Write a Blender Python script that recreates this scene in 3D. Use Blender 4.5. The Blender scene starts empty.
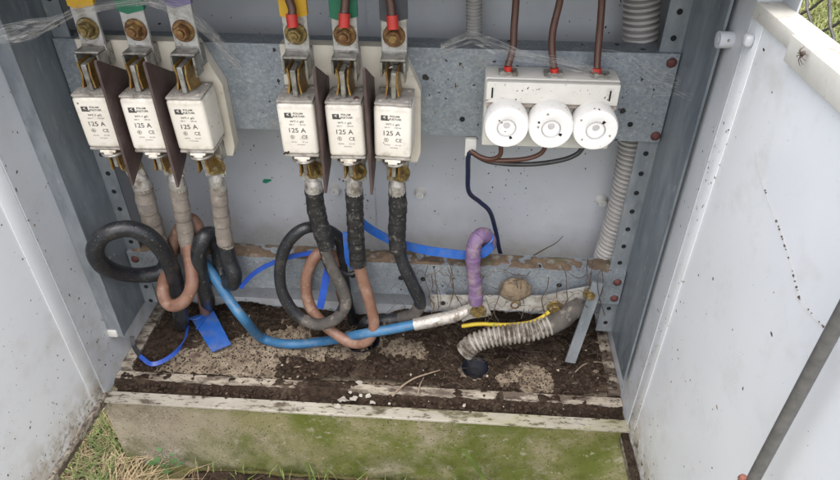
import bpy, bmesh, math, random
from mathutils import Vector, Matrix, noise
random.seed(7)
R = math.radians
scene = bpy.context.scene
COL = scene.collection

# ------------------------------------------------------------------ camera
FPX, TH, YAW = 640.0, R(36.7), R(4.0)
CAM = Vector((0.1165, -0.529, 0.684))
cd = bpy.data.cameras.new('camera'); cam = bpy.data.objects.new('camera', cd); COL.objects.link(cam)
cam.location = CAM; cam.rotation_euler = (R(90) - TH, 0, YAW)
cd.sensor_width = 36; cd.lens = 36 * FPX / 840; cd.clip_start = 0.01; cd.clip_end = 2000
scene.camera = cam

# ------------------------------------------------------------------ world, sun, exposure
SUN_EL, SUN_AZ = R(64), R(184)          # azimuth measured clockwise from +y
w = bpy.data.worlds.new('World'); scene.world = w; w.use_nodes = True
nt = w.node_tree; bg = nt.nodes['Background']
sky = nt.nodes.new('ShaderNodeTexSky'); sky.sky_type = 'NISHITA'; sky.sun_disc = False
sky.sun_elevation = SUN_EL; sky.sun_rotation = SUN_AZ
sky.air_density = 0.8; sky.dust_density = 4.0; sky.ozone_density = 0.6
hs = nt.nodes.new('ShaderNodeHueSaturation'); hs.inputs['Saturation'].default_value = 0.62
nt.links.new(sky.outputs[0], hs.inputs['Color']); nt.links.new(hs.outputs[0], bg.inputs[0])
bg.inputs[1].default_value = 0.15
sl = bpy.data.lights.new('sun', 'SUN'); sl.energy = 1.5; sl.angle = R(130); sl.color = (1, 0.975, 0.94)
so = bpy.data.objects.new('sun', sl); COL.objects.link(so)
sd = Vector((math.sin(SUN_AZ) * math.cos(SUN_EL), math.cos(SUN_AZ) * math.cos(SUN_EL), math.sin(SUN_EL)))
so.rotation_euler = sd.to_track_quat('Z', 'Y').to_euler()
vs = scene.view_settings; vs.view_transform = 'Standard'; vs.look = 'None'; vs.exposure = 1.2; vs.gamma = 1; vs.use_curve_mapping = False

# ------------------------------------------------------------------ helpers: survey
_f = Vector((-math.sin(YAW), math.cos(YAW), 0)); _r = Vector((math.cos(YAW), math.sin(YAW), 0))
def _ray(px, py):
    u = (px - 420) / FPX; v = (py - 240) / FPX
    d = _r * u + _f * (math.cos(TH) - v * math.sin(TH)); d.z = -math.sin(TH) - v * math.cos(TH); return d
def at(px, py, Y):                       # measured photo point -> world, at depth Y inside the cabinet
    d = _ray(px, py); return CAM + d * ((Y - CAM.y) / d.y)
def atz(px, py, Z):                      # ... on a level plane
    d = _ray(px, py); return CAM + d * ((Z - CAM.z) / d.z)
def atx(px, py, X):
    d = _ray(px, py); return CAM + d * ((X - CAM.x) / d.x)

# ------------------------------------------------------------------ helpers: objects
def empty(name, loc, label, cat, group=None, rot=None):
    o = bpy.data.objects.new(name, None); COL.objects.link(o); o.location = loc
    o.empty_display_size = 0.02
    if rot: o.rotation_euler = rot
    tag(o, label, cat, group); return o
def tag(o, label=None, cat=None, group=None, kind=None):
    if label: o['label'] = label
    if cat: o['category'] = cat
    if group: o['group'] = group
    if kind: o['kind'] = kind
    return o
class MB:
    def __init__(s): s.bm = bmesh.new(); s.mi = 0
    def _fin(s, faces, smooth):
        for f in faces: f.material_index = s.mi; f.smooth = smooth
    def box(s, x0, x1, y0, y1, z0, z1, bev=0.0, seg=2, M=None):
        b = bmesh.new(); bmesh.ops.create_cube(b, size=1.0)
        for v in b.verts: v.co = Vector(((x0+x1)/2 + v.co.x*(x1-x0), (y0+y1)/2 + v.co.y*(y1-y0), (z0+z1)/2 + v.co.z*(z1-z0)))
        if bev: bmesh.ops.bevel(b, geom=b.edges[:], offset=bev, segments=seg, profile=0.5, affect='EDGES')
        s.merge(b, M, bool(bev) and seg > 1); return s
    def merge(s, b, M=None, smooth=False):
        if M is not None: bmesh.ops.transform(b, matrix=M, verts=b.verts)
        vm = {v: s.bm.verts.new(v.co) for v in b.verts}; fs = []
        for f in b.faces:
            try: fs.append(s.bm.faces.new([vm[v] for v in f.verts]))
            except ValueError: pass
        s._fin(fs, smooth); b.free(); return s
    def poly(s, pts, faces, smooth=False):
        vs_ = [s.bm.verts.new(p) for p in pts]
        s._fin([s.bm.faces.new([vs_[i] for i in f]) for f in faces], smooth); return s
    def prism(s, outline, d):            # outline: planar 3-D points, d: extrusion vector
        n = len(outline); pts = [Vector(p) for p in outline]; pts2 = [p + Vector(d) for p in pts]
        return s.poly(pts + pts2, [tuple(range(n))[::-1], tuple(range(n, 2*n))] + [(i, (i+1) % n, n+(i+1) % n, n+i) for i in range(n)])
    def cyl(s, p0, p1, r, n=16, r2=None, smooth=True):
        return s.tube([p0, p1], [r, r if r2 is None else r2], n, raw=True, smooth=smooth)
    def tube(s, pts, rad, n=12, sub=8, raw=False, cap=True, smooth=True, flat=None, up=None):
        P = [Vector(p) for p in pts]
        rr = list(rad) if isinstance(rad, (list, tuple)) else ([rad] * len(P) if not callable(rad) else None)
        if not raw:
            Q = []; T = []
            for i in range(len(P) - 1):
                a = P[i-1] if i else P[0] * 2 - P[1]; b_, c = P[i], P[i+1]; d = P[i+2] if i + 2 < len(P) else P[-1] * 2 - P[-2]
                for k in range(sub):
                    t = k / sub
                    Q.append(0.5 * ((2*b_) + (c-a)*t + (2*a-5*b_+4*c-d)*t*t + (3*b_-a-3*c+d)*t**3)); T.append(i + t)
            Q.append(P[-1]); T.append(len(P) - 1)
            if rr is not None: rr = [rr[int(t)] + (rr[min(int(t)+1, len(rr)-1)] - rr[int(t)]) * (t - int(t)) for t in T]
            P = Q
        L = [0.0]
        for i in range(1, len(P)): L.append(L[-1] + (P[i] - P[i-1]).length)
        if rr is None: rr = [rad(l, L[-1]) for l in L]
        rings = []; nrm = None
        for i, p in enumerate(P):
            t = (P[min(i+1, len(P)-1)] - P[max(i-1, 0)]).normalized()
            if nrm is None:
                nrm = Vector(up) if up else (Vector((0, 0, 1)) if abs(t.z) < 0.9 else Vector((1, 0, 0)))
            if up: nrm = Vector(up)
            nrm = (nrm - t * nrm.dot(t))
            nrm = nrm.normalized() if nrm.length > 1e-6 else t.orthogonal().normalized()
            bn = t.cross(nrm)
            if flat: ring = [p + nrm*sx*flat[0]/2 + bn*sy*flat[1]/2 for sx, sy in ((-1, -1), (1, -1), (1, 1), (-1, 1))]
            else: ring = [p + (nrm*math.cos(2*math.pi*k/n) + bn*math.sin(2*math.pi*k/n)) * rr[i] for k in range(n)]
            rings.append([s.bm.verts.new(q) for q in ring])
        m = len(rings[0]); fs = []
        for a, b_ in zip(rings, rings[1:]):
            for k in range(m): fs.append(s.bm.faces.new((a[k], a[(k+1) % m], b_[(k+1) % m], b_[k])))
        s._fin(fs, smooth and not flat)
        if cap: s._fin([s.bm.faces.new(rings[0][::-1]), s.bm.faces.new(rings[-1])], False)
        return s
    def lathe(s, prof, n=28, M=None):    # prof: (radius, height along local z)
        b = bmesh.new(); rings = []
        for r, h in prof:
            rings.append([b.verts.new((r*math.cos(2*math.pi*k/n), r*math.sin(2*math.pi*k/n), h)) for k in range(n)] if r > 1e-6 else [b.verts.new((0, 0, h))])
        for a, c in zip(rings, rings[1:]):
            for k in range(n):
                if len(a) == 1 and len(c) == 1: continue
                if len(a) == 1: b.faces.new((a[0], c[(k+1) % n], c[k]))
                elif len(c) == 1: b.faces.new((a[k], a[(k+1) % n], c[0]))
                else: b.faces.new((a[k], a[(k+1) % n], c[(k+1) % n], c[k]))
        return s.merge(b, M, True)
    def build(s, name, mats, parent=None, auto=True, kind=None):
        me = bpy.data.meshes.new(name); bmesh.ops.recalc_face_normals(s.bm, faces=s.bm.faces[:]); s.bm.to_mesh(me); s.bm.free()
        for m in (mats if isinstance(mats, (list, tuple)) else [mats]): me.materials.append(m)
        if auto:
            try: me.set_sharp_from_angle(angle=R(38))
            except Exception: pass
        o = bpy.data.objects.new(name, me); COL.objects.link(o)
        if parent: o.parent = parent
        if kind: o['kind'] = kind
        return o
def copy_tree(o, parent=None):
    c = o.copy(); COL.objects.link(c)
    if parent: c.parent = parent
    for ch in list(o.children): copy_tree(ch, c)
    return c
def FRONT(x, y, z):                      # local +z turned to face out of the cabinet (-y)
    return Matrix.Translation((x, y, z)) @ Matrix.Rotation(R(90), 4, 'X')

# ------------------------------------------------------------------ materials
def ramp(nt, src, stops):
    n = nt.nodes.new('ShaderNodeValToRGB'); nt.links.new(src, n.inputs[0]); e = n.color_ramp.elements
    while len(e) < len(stops): e.new(0.5)
    for el, (p, c) in zip(e, stops):
        el.position = p; el.color = (c, c, c, 1) if isinstance(c, (int, float)) else (*c, 1)
    return n.outputs[0]
def pm(name, c1, c2=None, scale=30, rough=0.5, metal=0.0, bump=0.15, bscale=200, lo=0.35, hi=0.65, layers=(), specks=None, stretch=None, bdist=0.001, spec=0.5, voro=None, rvar=0.1):
    """layers: (colour, noise scale, lo, hi, strength[, axis, a, b]) real stains; axis a->b limits a stain to one side.
       specks: (colour, cell scale, radius, share of cells)"""
    m = bpy.data.materials.new(name); m.use_nodes = True; nt = m.node_tree; N = nt.nodes; L = nt.links
    b = N['Principled BSDF']; tc = N.new('ShaderNodeTexCoord'); oi = N.new('ShaderNodeObjectInfo')
    add = N.new('ShaderNodeVectorMath'); add.operation = 'MULTIPLY_ADD'
    add.inputs[0].default_value = (1, 1, 1)
    L.new(oi.outputs['Random'], add.inputs[0]); add.inputs[1].default_value = (3.1, 1.7, 2.3); L.new(tc.outputs['Object'], add.inputs[2])
    co = add.outputs[0]
    if stretch:
        mp = N.new('ShaderNodeMapping'); mp.inputs['Scale'].default_value = stretch; L.new(co, mp.inputs[0]); cs = mp.outputs[0]
    else: cs = co
    def nz(sc, det=6, ro=0.6, v=None):
        n = N.new('ShaderNodeTexNoise'); n.inputs['Scale'].default_value = sc; n.inputs['Detail'].default_value = det; n.inputs['Roughness'].default_value = ro
        L.new(v or cs, n.inputs['Vector']); return n.outputs['Fac']
    def mix(f, a, bb):
        n = N.new('ShaderNodeMix'); n.data_type = 'RGBA'
        if isinstance(f, (int, float)): n.inputs[0].default_value = f
        else: L.new(f, n.inputs[0])
        for i, q in ((6, a), (7, bb)):
            if isinstance(q, tuple): n.inputs[i].default_value = (*q, 1)
            else: L.new(q, n.inputs[i])
        return n.outputs[2]
    def math_(op, a, bb):
        n = N.new('ShaderNodeMath'); n.operation = op
        for i, q in enumerate((a, bb)):
            if isinstance(q, (int, float)): n.inputs[i].default_value = q
            else: L.new(q, n.inputs[i])
        return n.outputs[0]
    if voro:
        vn = N.new('ShaderNodeTexVoronoi'); vn.inputs['Scale'].default_value = voro; L.new(cs, vn.inputs['Vector'])
        sep = N.new('ShaderNodeSeparateColor'); L.new(vn.outputs['Color'], sep.inputs[0])
        f0 = math_('ADD', math_('MULTIPLY', sep.outputs[0], 0.45), math_('MULTIPLY', nz(scale), 0.6))
    else: f0 = nz(scale)
    col = mix(ramp(nt, f0, [(lo, 0.0), (hi, 1.0)]), c1, c2 or c1)
    for ly in layers:
        c, sc, l, h, st = ly[:5]
        f = ramp(nt, nz(sc, 8, 0.65), [(l, 0.0), (h, st)])
        if len(ly) > 5:
            sp = N.new('ShaderNodeSeparateXYZ'); L.new(tc.outputs['Object'], sp.inputs[0])
            mr = N.new('ShaderNodeMapRange'); mr.inputs[1].default_value = ly[6]; mr.inputs[2].default_value = ly[7]
            L.new(sp.outputs['xyz'.index(ly[5])], mr.inputs[0]); f = math_('MULTIPLY', f, mr.outputs[0])
        col = mix(f, col, c)
    for spk in (specks if isinstance(specks, list) else [specks] if specks else []):
        c, sc, rad, share = spk
        wv = N.new('ShaderNodeTexNoise'); wv.inputs['Scale'].default_value = sc * 2.5; L.new(co, wv.inputs['Vector'])
        wm = N.new('ShaderNodeVectorMath'); wm.operation = 'MULTIPLY_ADD'; L.new(wv.outputs['Color'], wm.inputs[0]); wm.inputs[1].default_value = (0.5/sc,)*3; L.new(co, wm.inputs[2])
        v = N.new('ShaderNodeTexVoronoi'); v.inputs['Scale'].default_value = sc; L.new(wm.outputs[0], v.inputs['Vector'])
        s2 = N.new('ShaderNodeSeparateColor'); L.new(v.outputs['Color'], s2.inputs[0])
        rr = math_('MULTIPLY', s2.outputs[1], rad)
        f = math_('MULTIPLY', math_('LESS_THAN', v.outputs['Distance'], rr), math_('LESS_THAN', s2.outputs[0], share))
        col = mix(f, col, c)
    L.new(col, b.inputs['Base Color'])
    L.new(ramp(nt, nz(scale * 2.3), [(0.3, max(0.0, rough - rvar)), (0.7, min(1.0, rough + rvar))]), b.inputs['Roughness'])
    b.inputs['Metallic'].default_value = metal; b.inputs['Specular IOR Level'].default_value = spec
    if bump:
        bn = N.new('ShaderNodeBump'); bn.inputs['Strength'].default_value = bump; bn.inputs['Distance'].default_value = bdist
        L.new(nz(bscale, 5), bn.inputs['Height']); L.new(bn.outputs[0], b.inputs['Normal'])
    return m

SP = (0.03, 0.028, 0.025)
M = {}
M['enamel'] = pm('white_enamel', (0.72, 0.745, 0.78), (0.765, 0.785, 0.81), 6, 0.38, bump=0.05, bscale=60, bdist=0.0006,
    layers=[((0.42, 0.38, 0.31), 14, 0.55, 0.75, 0.35), ((0.38, 0.32, 0.23), 40, 0.38, 0.58, 0.9, 'z', 0.07, 0.0), ((0.12, 0.09, 0.06), 120, 0.52, 0.60, 0.9, 'z', 0.045, 0.005), ((0.58, 0.57, 0.54), 26, 0.56, 0.70, 0.3), ((0.36, 0.33, 0.28), 300, 0.66, 0.70, 0.6)],
    specks=[((0.2, 0.17, 0.13), 220, 0.34, 0.05)])
M['wall_enamel'] = pm('shaded_wall_enamel', (0.47, 0.49, 0.525), (0.52, 0.54, 0.57), 9, 0.42, bump=0.04, bscale=40, bdist=0.0006,  # same paint as the doors, darkened: interior shade put into the colour
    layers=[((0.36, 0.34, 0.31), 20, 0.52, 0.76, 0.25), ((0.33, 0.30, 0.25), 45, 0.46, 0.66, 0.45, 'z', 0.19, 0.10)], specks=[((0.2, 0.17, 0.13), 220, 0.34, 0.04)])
M['rim'] = pm('weathered_rim', (0.72, 0.70, 0.64), (0.62, 0.60, 0.54), 30, 0.5, bump=0.15, bscale=150,
    layers=[((0.26, 0.15, 0.07), 35, 0.60, 0.70, 0.7)], specks=[(SP, 70, 0.15, 0.2)])
M['sill'] = pm('mossy_sill', (0.40, 0.38, 0.325), (0.31, 0.29, 0.24), 40, 0.7, bump=0.3, bscale=250, stretch=(0.4, 1, 1),
    layers=[((0.27, 0.27, 0.12), 30, 0.48, 0.64, 0.6, 'x', -0.15, 0.05), ((0.12, 0.14, 0.03), 60, 0.54, 0.64, 0.8, 'x', -0.2, 0.05), ((0.085, 0.062, 0.045), 60, 0.52, 0.62, 0.85), ((0.06, 0.045, 0.03), 240, 0.56, 0.62, 0.8)])
M['inner_sill'] = pm('soiled_sill', (0.42, 0.38, 0.31), (0.33, 0.29, 0.23), 40, 0.8, bump=0.4, bscale=250, stretch=(0.4, 1, 1),
    layers=[((0.085, 0.06, 0.045), 55, 0.44, 0.56, 0.9), ((0.05, 0.035, 0.026), 180, 0.52, 0.60, 0.9)])
M['galv'] = pm('galvanised_steel', (0.19, 0.22, 0.255), (0.30, 0.33, 0.36), 45, 0.5, metal=0.4, bump=0.08, bscale=120, lo=0.25, hi=0.85, voro=420,
    layers=[((0.42, 0.44, 0.46), 240, 0.55, 0.68, 0.75), ((0.13, 0.155, 0.185), 12, 0.50, 0.66, 0.6), ((0.24, 0.22, 0.19), 25, 0.58, 0.74, 0.5)], specks=(SP, 80, 0.34, 0.10))
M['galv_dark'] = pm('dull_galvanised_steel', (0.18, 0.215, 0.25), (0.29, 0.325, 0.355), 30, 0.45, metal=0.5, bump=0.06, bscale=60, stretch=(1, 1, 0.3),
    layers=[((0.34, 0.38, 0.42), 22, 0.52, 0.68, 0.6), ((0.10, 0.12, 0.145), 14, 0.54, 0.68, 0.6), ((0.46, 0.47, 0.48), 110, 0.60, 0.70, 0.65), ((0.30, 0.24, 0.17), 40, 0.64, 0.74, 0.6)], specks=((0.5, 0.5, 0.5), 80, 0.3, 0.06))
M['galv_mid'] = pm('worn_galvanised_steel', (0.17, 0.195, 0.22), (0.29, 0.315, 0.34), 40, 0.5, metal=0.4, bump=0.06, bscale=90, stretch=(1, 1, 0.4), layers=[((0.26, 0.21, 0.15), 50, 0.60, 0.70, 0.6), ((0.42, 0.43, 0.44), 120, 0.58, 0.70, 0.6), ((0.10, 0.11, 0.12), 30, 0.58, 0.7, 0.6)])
M['rust'] = pm('red_brown_bolt', (0.115, 0.032, 0.028), (0.06, 0.022, 0.02), 300, 0.7, bump=0.4, bscale=600)
M['hole'] = pm('black_hole', (0.006, 0.007, 0.009), None, 10, 0.9, bump=0)
M['alu'] = pm('aluminium', (0.42, 0.41, 0.385), (0.53, 0.52, 0.50), 60, 0.5, metal=0.5, bump=0.2, bscale=300, layers=[((0.20, 0.165, 0.125), 50, 0.50, 0.66, 0.75), ((0.12, 0.09, 0.065), 220, 0.58, 0.65, 0.7)])
M['lug'] = pm('tinned_lug', (0.50, 0.48, 0.45), (0.36, 0.34, 0.31), 90, 0.5, metal=0.5, bump=0.5, bscale=220, bdist=0.003, layers=[((0.15, 0.115, 0.085), 70, 0.50, 0.62, 0.8), ((0.68, 0.66, 0.63), 160, 0.62, 0.68, 0.8)])
M['brass'] = pm('yellow_passivated_steel', (0.34, 0.21, 0.05), (0.17, 0.085, 0.03), 160, 0.38, metal=0.6, bump=0.2, bscale=300, layers=[((0.45, 0.38, 0.16), 90, 0.56, 0.68, 0.7)])
M['bolt'] = pm('brassy_bolt', (0.30, 0.22, 0.08), (0.12, 0.08, 0.035), 220, 0.4, metal=0.6, bump=0.25, bscale=500, layers=[((0.50, 0.45, 0.30), 150, 0.55, 0.66, 0.7)])
M['bolt_rust'] = pm('rusty_bolt', (0.22, 0.105, 0.04), (0.10, 0.05, 0.025), 160, 0.5, metal=0.45, bump=0.4, bscale=500, layers=[((0.36, 0.25, 0.09), 120, 0.50, 0.62, 0.8)])
M['zinc'] = pm('zinc_contact', (0.24, 0.23, 0.21), (0.42, 0.41, 0.38), 120, 0.4, metal=0.6, bump=0.2, bscale=200, layers=[((0.09, 0.07, 0.05), 70, 0.52, 0.66, 0.8)])
M['ceramic'] = pm('fuse_ceramic', (0.72, 0.685, 0.62), (0.63, 0.59, 0.51), 14, 0.4, bump=0.05, bscale=150, layers=[((0.40, 0.35, 0.28), 60, 0.58, 0.74, 0.6), ((0.36, 0.32, 0.27), 90, 0.40, 0.58, 0.85, 'z', 0.021, 0.030), ((0.34, 0.28, 0.21), 120, 0.46, 0.60, 0.7, 'z', -0.022, -0.031)], specks=((0.16, 0.125, 0.09), 260, 0.32, 0.035))
M['endcap'] = pm('dusty_end_plate', (0.40, 0.375, 0.34), (0.27, 0.25, 0.225), 120, 0.75, metal=0.15, bump=0.5, bscale=400, layers=[((0.12, 0.10, 0.08), 110, 0.55, 0.66, 0.8)])
M['base'] = pm('cream_base_plate', (0.60, 0.56, 0.48), (0.52, 0.48, 0.40), 30, 0.5, bump=0.1, bscale=120, layers=[((0.22, 0.17, 0.11), 60, 0.60, 0.72, 0.7)], specks=(SP, 90, 0.15, 0.15))
M['barrier'] = pm('brown_phenolic', (0.055, 0.035, 0.033), (0.085, 0.058, 0.055), 40, 0.45, bump=0.1, bscale=200, layers=[((0.30, 0.25, 0.23), 90, 0.66, 0.76, 0.6)])
M['ink'] = pm('black_print', (0.035, 0.034, 0.034), (0.09, 0.085, 0.08), 300, 0.6, bump=0)
M['tape_black'] = pm('dusty_black_tape', (0.009, 0.009, 0.010), (0.018, 0.0175, 0.0175), 130, 0.5, bump=0.6, bscale=260, bdist=0.0015, layers=[((0.15, 0.135, 0.12), 130, 0.56, 0.68, 0.7), ((0.25, 0.23, 0.21), 380, 0.62, 0.67, 0.7)])
M['tape_grey'] = pm('dusty_grey_tape', (0.23, 0.20, 0.172), (0.15, 0.13, 0.112), 70, 0.75, bump=0.5, bscale=180, bdist=0.0015, layers=[((0.40, 0.37, 0.33), 60, 0.58, 0.7, 0.6)])
M['black_cable'] = pm('dusty_black_cable', (0.009, 0.0105, 0.0135), (0.018, 0.020, 0.024), 40, 0.40, bump=0.2, bscale=400, layers=[((0.075, 0.068, 0.06), 30, 0.56, 0.70, 0.6), ((0.16, 0.15, 0.135), 420, 0.60, 0.65, 0.8), ((0.20, 0.185, 0.165), 90, 0.64, 0.70, 0.7)])
M['grey_cable'] = pm('mud_grey_cable', (0.10, 0.09, 0.08), (0.05, 0.047, 0.045), 45, 0.75, bump=0.5, bscale=260, spec=0.25, layers=[((0.27, 0.24, 0.20), 80, 0.57, 0.68, 0.6)])
M['brown_cable'] = pm('dusty_brown_cable', (0.155, 0.075, 0.048), (0.21, 0.12, 0.088), 50, 0.55, bump=0.15, bscale=300, layers=[((0.31, 0.22, 0.165), 60, 0.54, 0.68, 0.7), ((0.34, 0.29, 0.24), 260, 0.62, 0.68, 0.7), ((0.07, 0.035, 0.025), 70, 0.62, 0.72, 0.6)])
M['blue_cable'] = pm('blue_cable_sheath', (0.018, 0.10, 0.225), (0.035, 0.145, 0.285), 40, 0.5, bump=0.15, bscale=200, layers=[((0.20, 0.20, 0.19), 45, 0.55, 0.70, 0.6), ((0.13, 0.10, 0.075), 200, 0.58, 0.65, 0.75)])
M['blue_band'] = pm('blue_plastic_band', (0.012, 0.085, 0.38), (0.025, 0.125, 0.46), 40, 0.4, bump=0.15, bscale=120, layers=[((0.12, 0.15, 0.24), 50, 0.48, 0.68, 0.6), ((0.12, 0.10, 0.085), 240, 0.60, 0.66, 0.7)])
M['blue_dark'] = pm('dark_blue_plastic', (0.012, 0.05, 0.30), (0.02, 0.08, 0.38), 40, 0.35, bump=0.05, bscale=200, layers=[((0.16, 0.15, 0.14), 90, 0.6, 0.72, 0.5)])
M['navy_wire'] = pm('navy_wire', (0.012, 0.02, 0.075), (0.02, 0.022, 0.03), 25, 0.35, bump=0)
M['black_wire'] = pm('black_wire', (0.02, 0.02, 0.022), (0.04, 0.04, 0.04), 60, 0.4, bump=0)
M['brown_wire'] = pm('brown_wire', (0.075, 0.029, 0.018), (0.10, 0.042, 0.028), 60, 0.4, bump=0.05)
M['red'] = pm('red_ferrule', (0.55, 0.03, 0.02), (0.45, 0.03, 0.02), 90, 0.4, bump=0)
M['purple'] = pm('purple_tape', (0.14, 0.085, 0.185), (0.19, 0.13, 0.215), 50, 0.55, bump=0.5, bscale=240, bdist=0.0015, layers=[((0.27, 0.21, 0.21), 50, 0.48, 0.66, 0.8), ((0.10, 0.07, 0.06), 150, 0.58, 0.66, 0.7)])
M['yellow_tape'] = pm('yellow_tape', (0.62, 0.38, 0.02), (0.55, 0.30, 0.02), 60, 0.45, bump=0.2, bscale=150, layers=[((0.2, 0.12, 0.04), 60, 0.60, 0.7, 0.6)])
M['green_tape'] = pm('green_tape', (0.015, 0.17, 0.09), (0.01, 0.12, 0.07), 60, 0.45, bump=0.2, bscale=150)
M['slate_tape'] = pm('slate_tape', (0.045, 0.05, 0.062), (0.065, 0.068, 0.08), 60, 0.5, bump=0.2, bscale=150)
M['violet_tape'] = pm('violet_tape', (0.16, 0.13, 0.25), (0.2, 0.17, 0.3), 60, 0.5, bump=0.2, bscale=150)
M['yg'] = pm('yellow_green_wire', (0.46, 0.34, 0.02), (0.12, 0.21, 0.025), 22, 0.5, bump=0.1, lo=0.50, hi=0.53, layers=[((0.14, 0.10, 0.06), 90, 0.54, 0.64, 0.8)])
M['porcelain'] = pm('white_porcelain', (0.80, 0.79, 0.77), (0.76, 0.75, 0.73), 50, 0.22, bump=0.02, bscale=100, layers=[((0.35, 0.31, 0.26), 50, 0.66, 0.78, 0.5)], specks=[(SP, 150, 0.3, 0.05), ((0.3, 0.26, 0.21), 260, 0.36, 0.08)])
M['cap_face'] = pm('grey_cap_face', (0.48, 0.47, 0.46), (0.40, 0.39, 0.38), 90, 0.5, bump=0.1)
M['holder'] = pm('off_white_plastic', (0.66, 0.64, 0.59), (0.60, 0.58, 0.53), 40, 0.45, bump=0.05, layers=[((0.35, 0.29, 0.22), 60, 0.60, 0.74, 0.5)], specks=(SP, 120, 0.15, 0.18))
M['holder_line'] = pm('taupe_plastic', (0.42, 0.36, 0.30), (0.36, 0.30, 0.25), 60, 0.55, bump=0.1)
M['conduit'] = pm('grey_conduit', (0.37, 0.355, 0.34), (0.43, 0.415, 0.40), 40, 0.5, bump=0.08, layers=[((0.2, 0.17, 0.14), 60, 0.6, 0.74, 0.5)])
M['conduit_white'] = pm('dirty_white_conduit', (0.33, 0.31, 0.28), (0.24, 0.22, 0.19), 60, 0.6, bump=0.2, layers=[((0.085, 0.065, 0.05), 38, 0.47, 0.58, 0.92), ((0.05, 0.038, 0.03), 160, 0.55, 0.62, 0.8)])
M['conduit_black'] = pm('black_corrugated_pipe', (0.007, 0.010, 0.022), (0.012, 0.016, 0.032), 40, 0.5, bump=0.1, spec=0.3, layers=[((0.06, 0.045, 0.035), 60, 0.6, 0.7, 0.6)])
M['plastic_white'] = pm('white_plastic', (0.64, 0.63, 0.60), (0.56, 0.55, 0.52), 60, 0.5, bump=0.08, layers=[((0.3, 0.25, 0.2), 60, 0.6, 0.75, 0.5)])
M['rod'] = pm('grey_painted_rod', (0.105, 0.105, 0.10), (0.155, 0.15, 0.145), 120, 0.5, metal=0.2, bump=0.25, bscale=400, layers=[((0.30, 0.12, 0.06), 90, 0.66, 0.74, 0.7)])
M['orange'] = pm('rust_orange_nut', (0.30, 0.11, 0.075), (0.18, 0.08, 0.06), 200, 0.6, bump=0.3)
M['concrete'] = pm('mossy_concrete', (0.34, 0.295, 0.225), (0.23, 0.195, 0.145), 16, 0.95, bump=1.0, bscale=420, bdist=0.003, spec=0.2,
    layers=[((0.42, 0.38, 0.31), 380, 0.50, 0.60, 0.8), ((0.09, 0.075, 0.05), 300, 0.56, 0.64, 0.75), ((0.11, 0.10, 0.05), 9, 0.40, 0.58, 0.8, 'x', -0.22, -0.34),
            ((0.20, 0.195, 0.07), 7, 0.28, 0.52, 0.75, 'x', -0.27, -0.16), ((0.095, 0.12, 0.014), 11, 0.42, 0.58, 0.85, 'x', -0.26, -0.14), ((0.33, 0.29, 0.215), 10, 0.53, 0.64, 0.75), ((0.38, 0.35, 0.28), 55, 0.58, 0.66, 0.6), ((0.11, 0.13, 0.02), 150, 0.55, 0.62, 0.6, 'x', -0.2, 0.0), ((0.06, 0.075, 0.012), 24, 0.44, 0.60, 0.85, 'z', -0.06, -0.14), ((0.44, 0.40, 0.32), 60, 0.64, 0.70, 0.7)],
    specks=((0.05, 0.045, 0.035), 300, 0.4, 0.15))
M['slab'] = pm('pale_slab', (0.34, 0.285, 0.21), (0.22, 0.175, 0.125), 60, 0.9, bump=0.7, bscale=350, bdist=0.002,
    layers=[((0.10, 0.07, 0.05), 70, 0.50, 0.64, 0.8), ((0.06, 0.042, 0.03), 260, 0.52, 0.60, 0.8), ((0.44, 0.39, 0.31), 200, 0.6, 0.7, 0.5)])
M['soil'] = pm('dark_soil', (0.030, 0.020, 0.014), (0.060, 0.042, 0.030), 90, 0.95, bump=1.0, bscale=500, bdist=0.004, spec=0.15,
    layers=[((0.13, 0.097, 0.07), 26, 0.52, 0.68, 0.85), ((0.015, 0.01, 0.008), 220, 0.52, 0.62, 0.7), ((0.20, 0.16, 0.125), 420, 0.62, 0.67, 0.7)])
M['crumb'] = pm('soil_crumb', (0.03, 0.02, 0.015), (0.065, 0.046, 0.034), 200, 0.95, bump=0.6, bscale=700, spec=0.15)
M['fleck'] = pm('dark_fleck', (0.028, 0.023, 0.019), (0.06, 0.048, 0.038), 300, 0.8, bump=0)
M['crumb_pale'] = pm('brown_fleck', (0.13, 0.095, 0.065), (0.22, 0.18, 0.13), 300, 0.85, bump=0)
M['chip'] = pm('pale_grit', (0.48, 0.44, 0.37), (0.3, 0.26, 0.2), 200, 0.9, bump=0.4, bscale=500)
M['lump'] = pm('tan_lump', (0.21, 0.16, 0.105), (0.14, 0.105, 0.07), 60, 0.9, bump=0.8, bscale=320, bdist=0.002, layers=[((0.08, 0.06, 0.045), 120, 0.54, 0.66, 0.8)])
M['root'] = pm('dry_root', (0.10, 0.075, 0.055), (0.055, 0.04, 0.03), 150, 0.9, bump=0.2)
M['root_pale'] = pm('pale_root', (0.27, 0.21, 0.155), (0.19, 0.145, 0.10), 150, 0.9, bump=0.2)
M['grass'] = pm('grass_blade', (0.08, 0.12, 0.025), (0.15, 0.19, 0.045), 20, 0.6, bump=0)
M['lawn_grass'] = pm('lawn_blade', (0.16, 0.20, 0.05), (0.27, 0.27, 0.10), 6, 0.6, bump=0)
M['straw'] = pm('dry_straw', (0.42, 0.33, 0.20), (0.28, 0.20, 0.11), 20, 0.75, bump=0)
M['leaf'] = pm('weed_leaf', (0.05, 0.12, 0.035), (0.09, 0.17, 0.06), 60, 0.5, bump=0.2)
M['lawn'] = pm('lawn_ground', (0.11, 0.085, 0.05), (0.14, 0.15, 0.05), 14, 0.95, bump=0.8, bscale=80, bdist=0.01, spec=0.1, layers=[((0.20, 0.17, 0.09), 5, 0.5, 0.65, 0.6)])
M['wire'] = pm('fence_wire', (0.17, 0.165, 0.155), (0.10, 0.095, 0.09), 200, 0.5, metal=0.5, bump=0.1)
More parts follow.
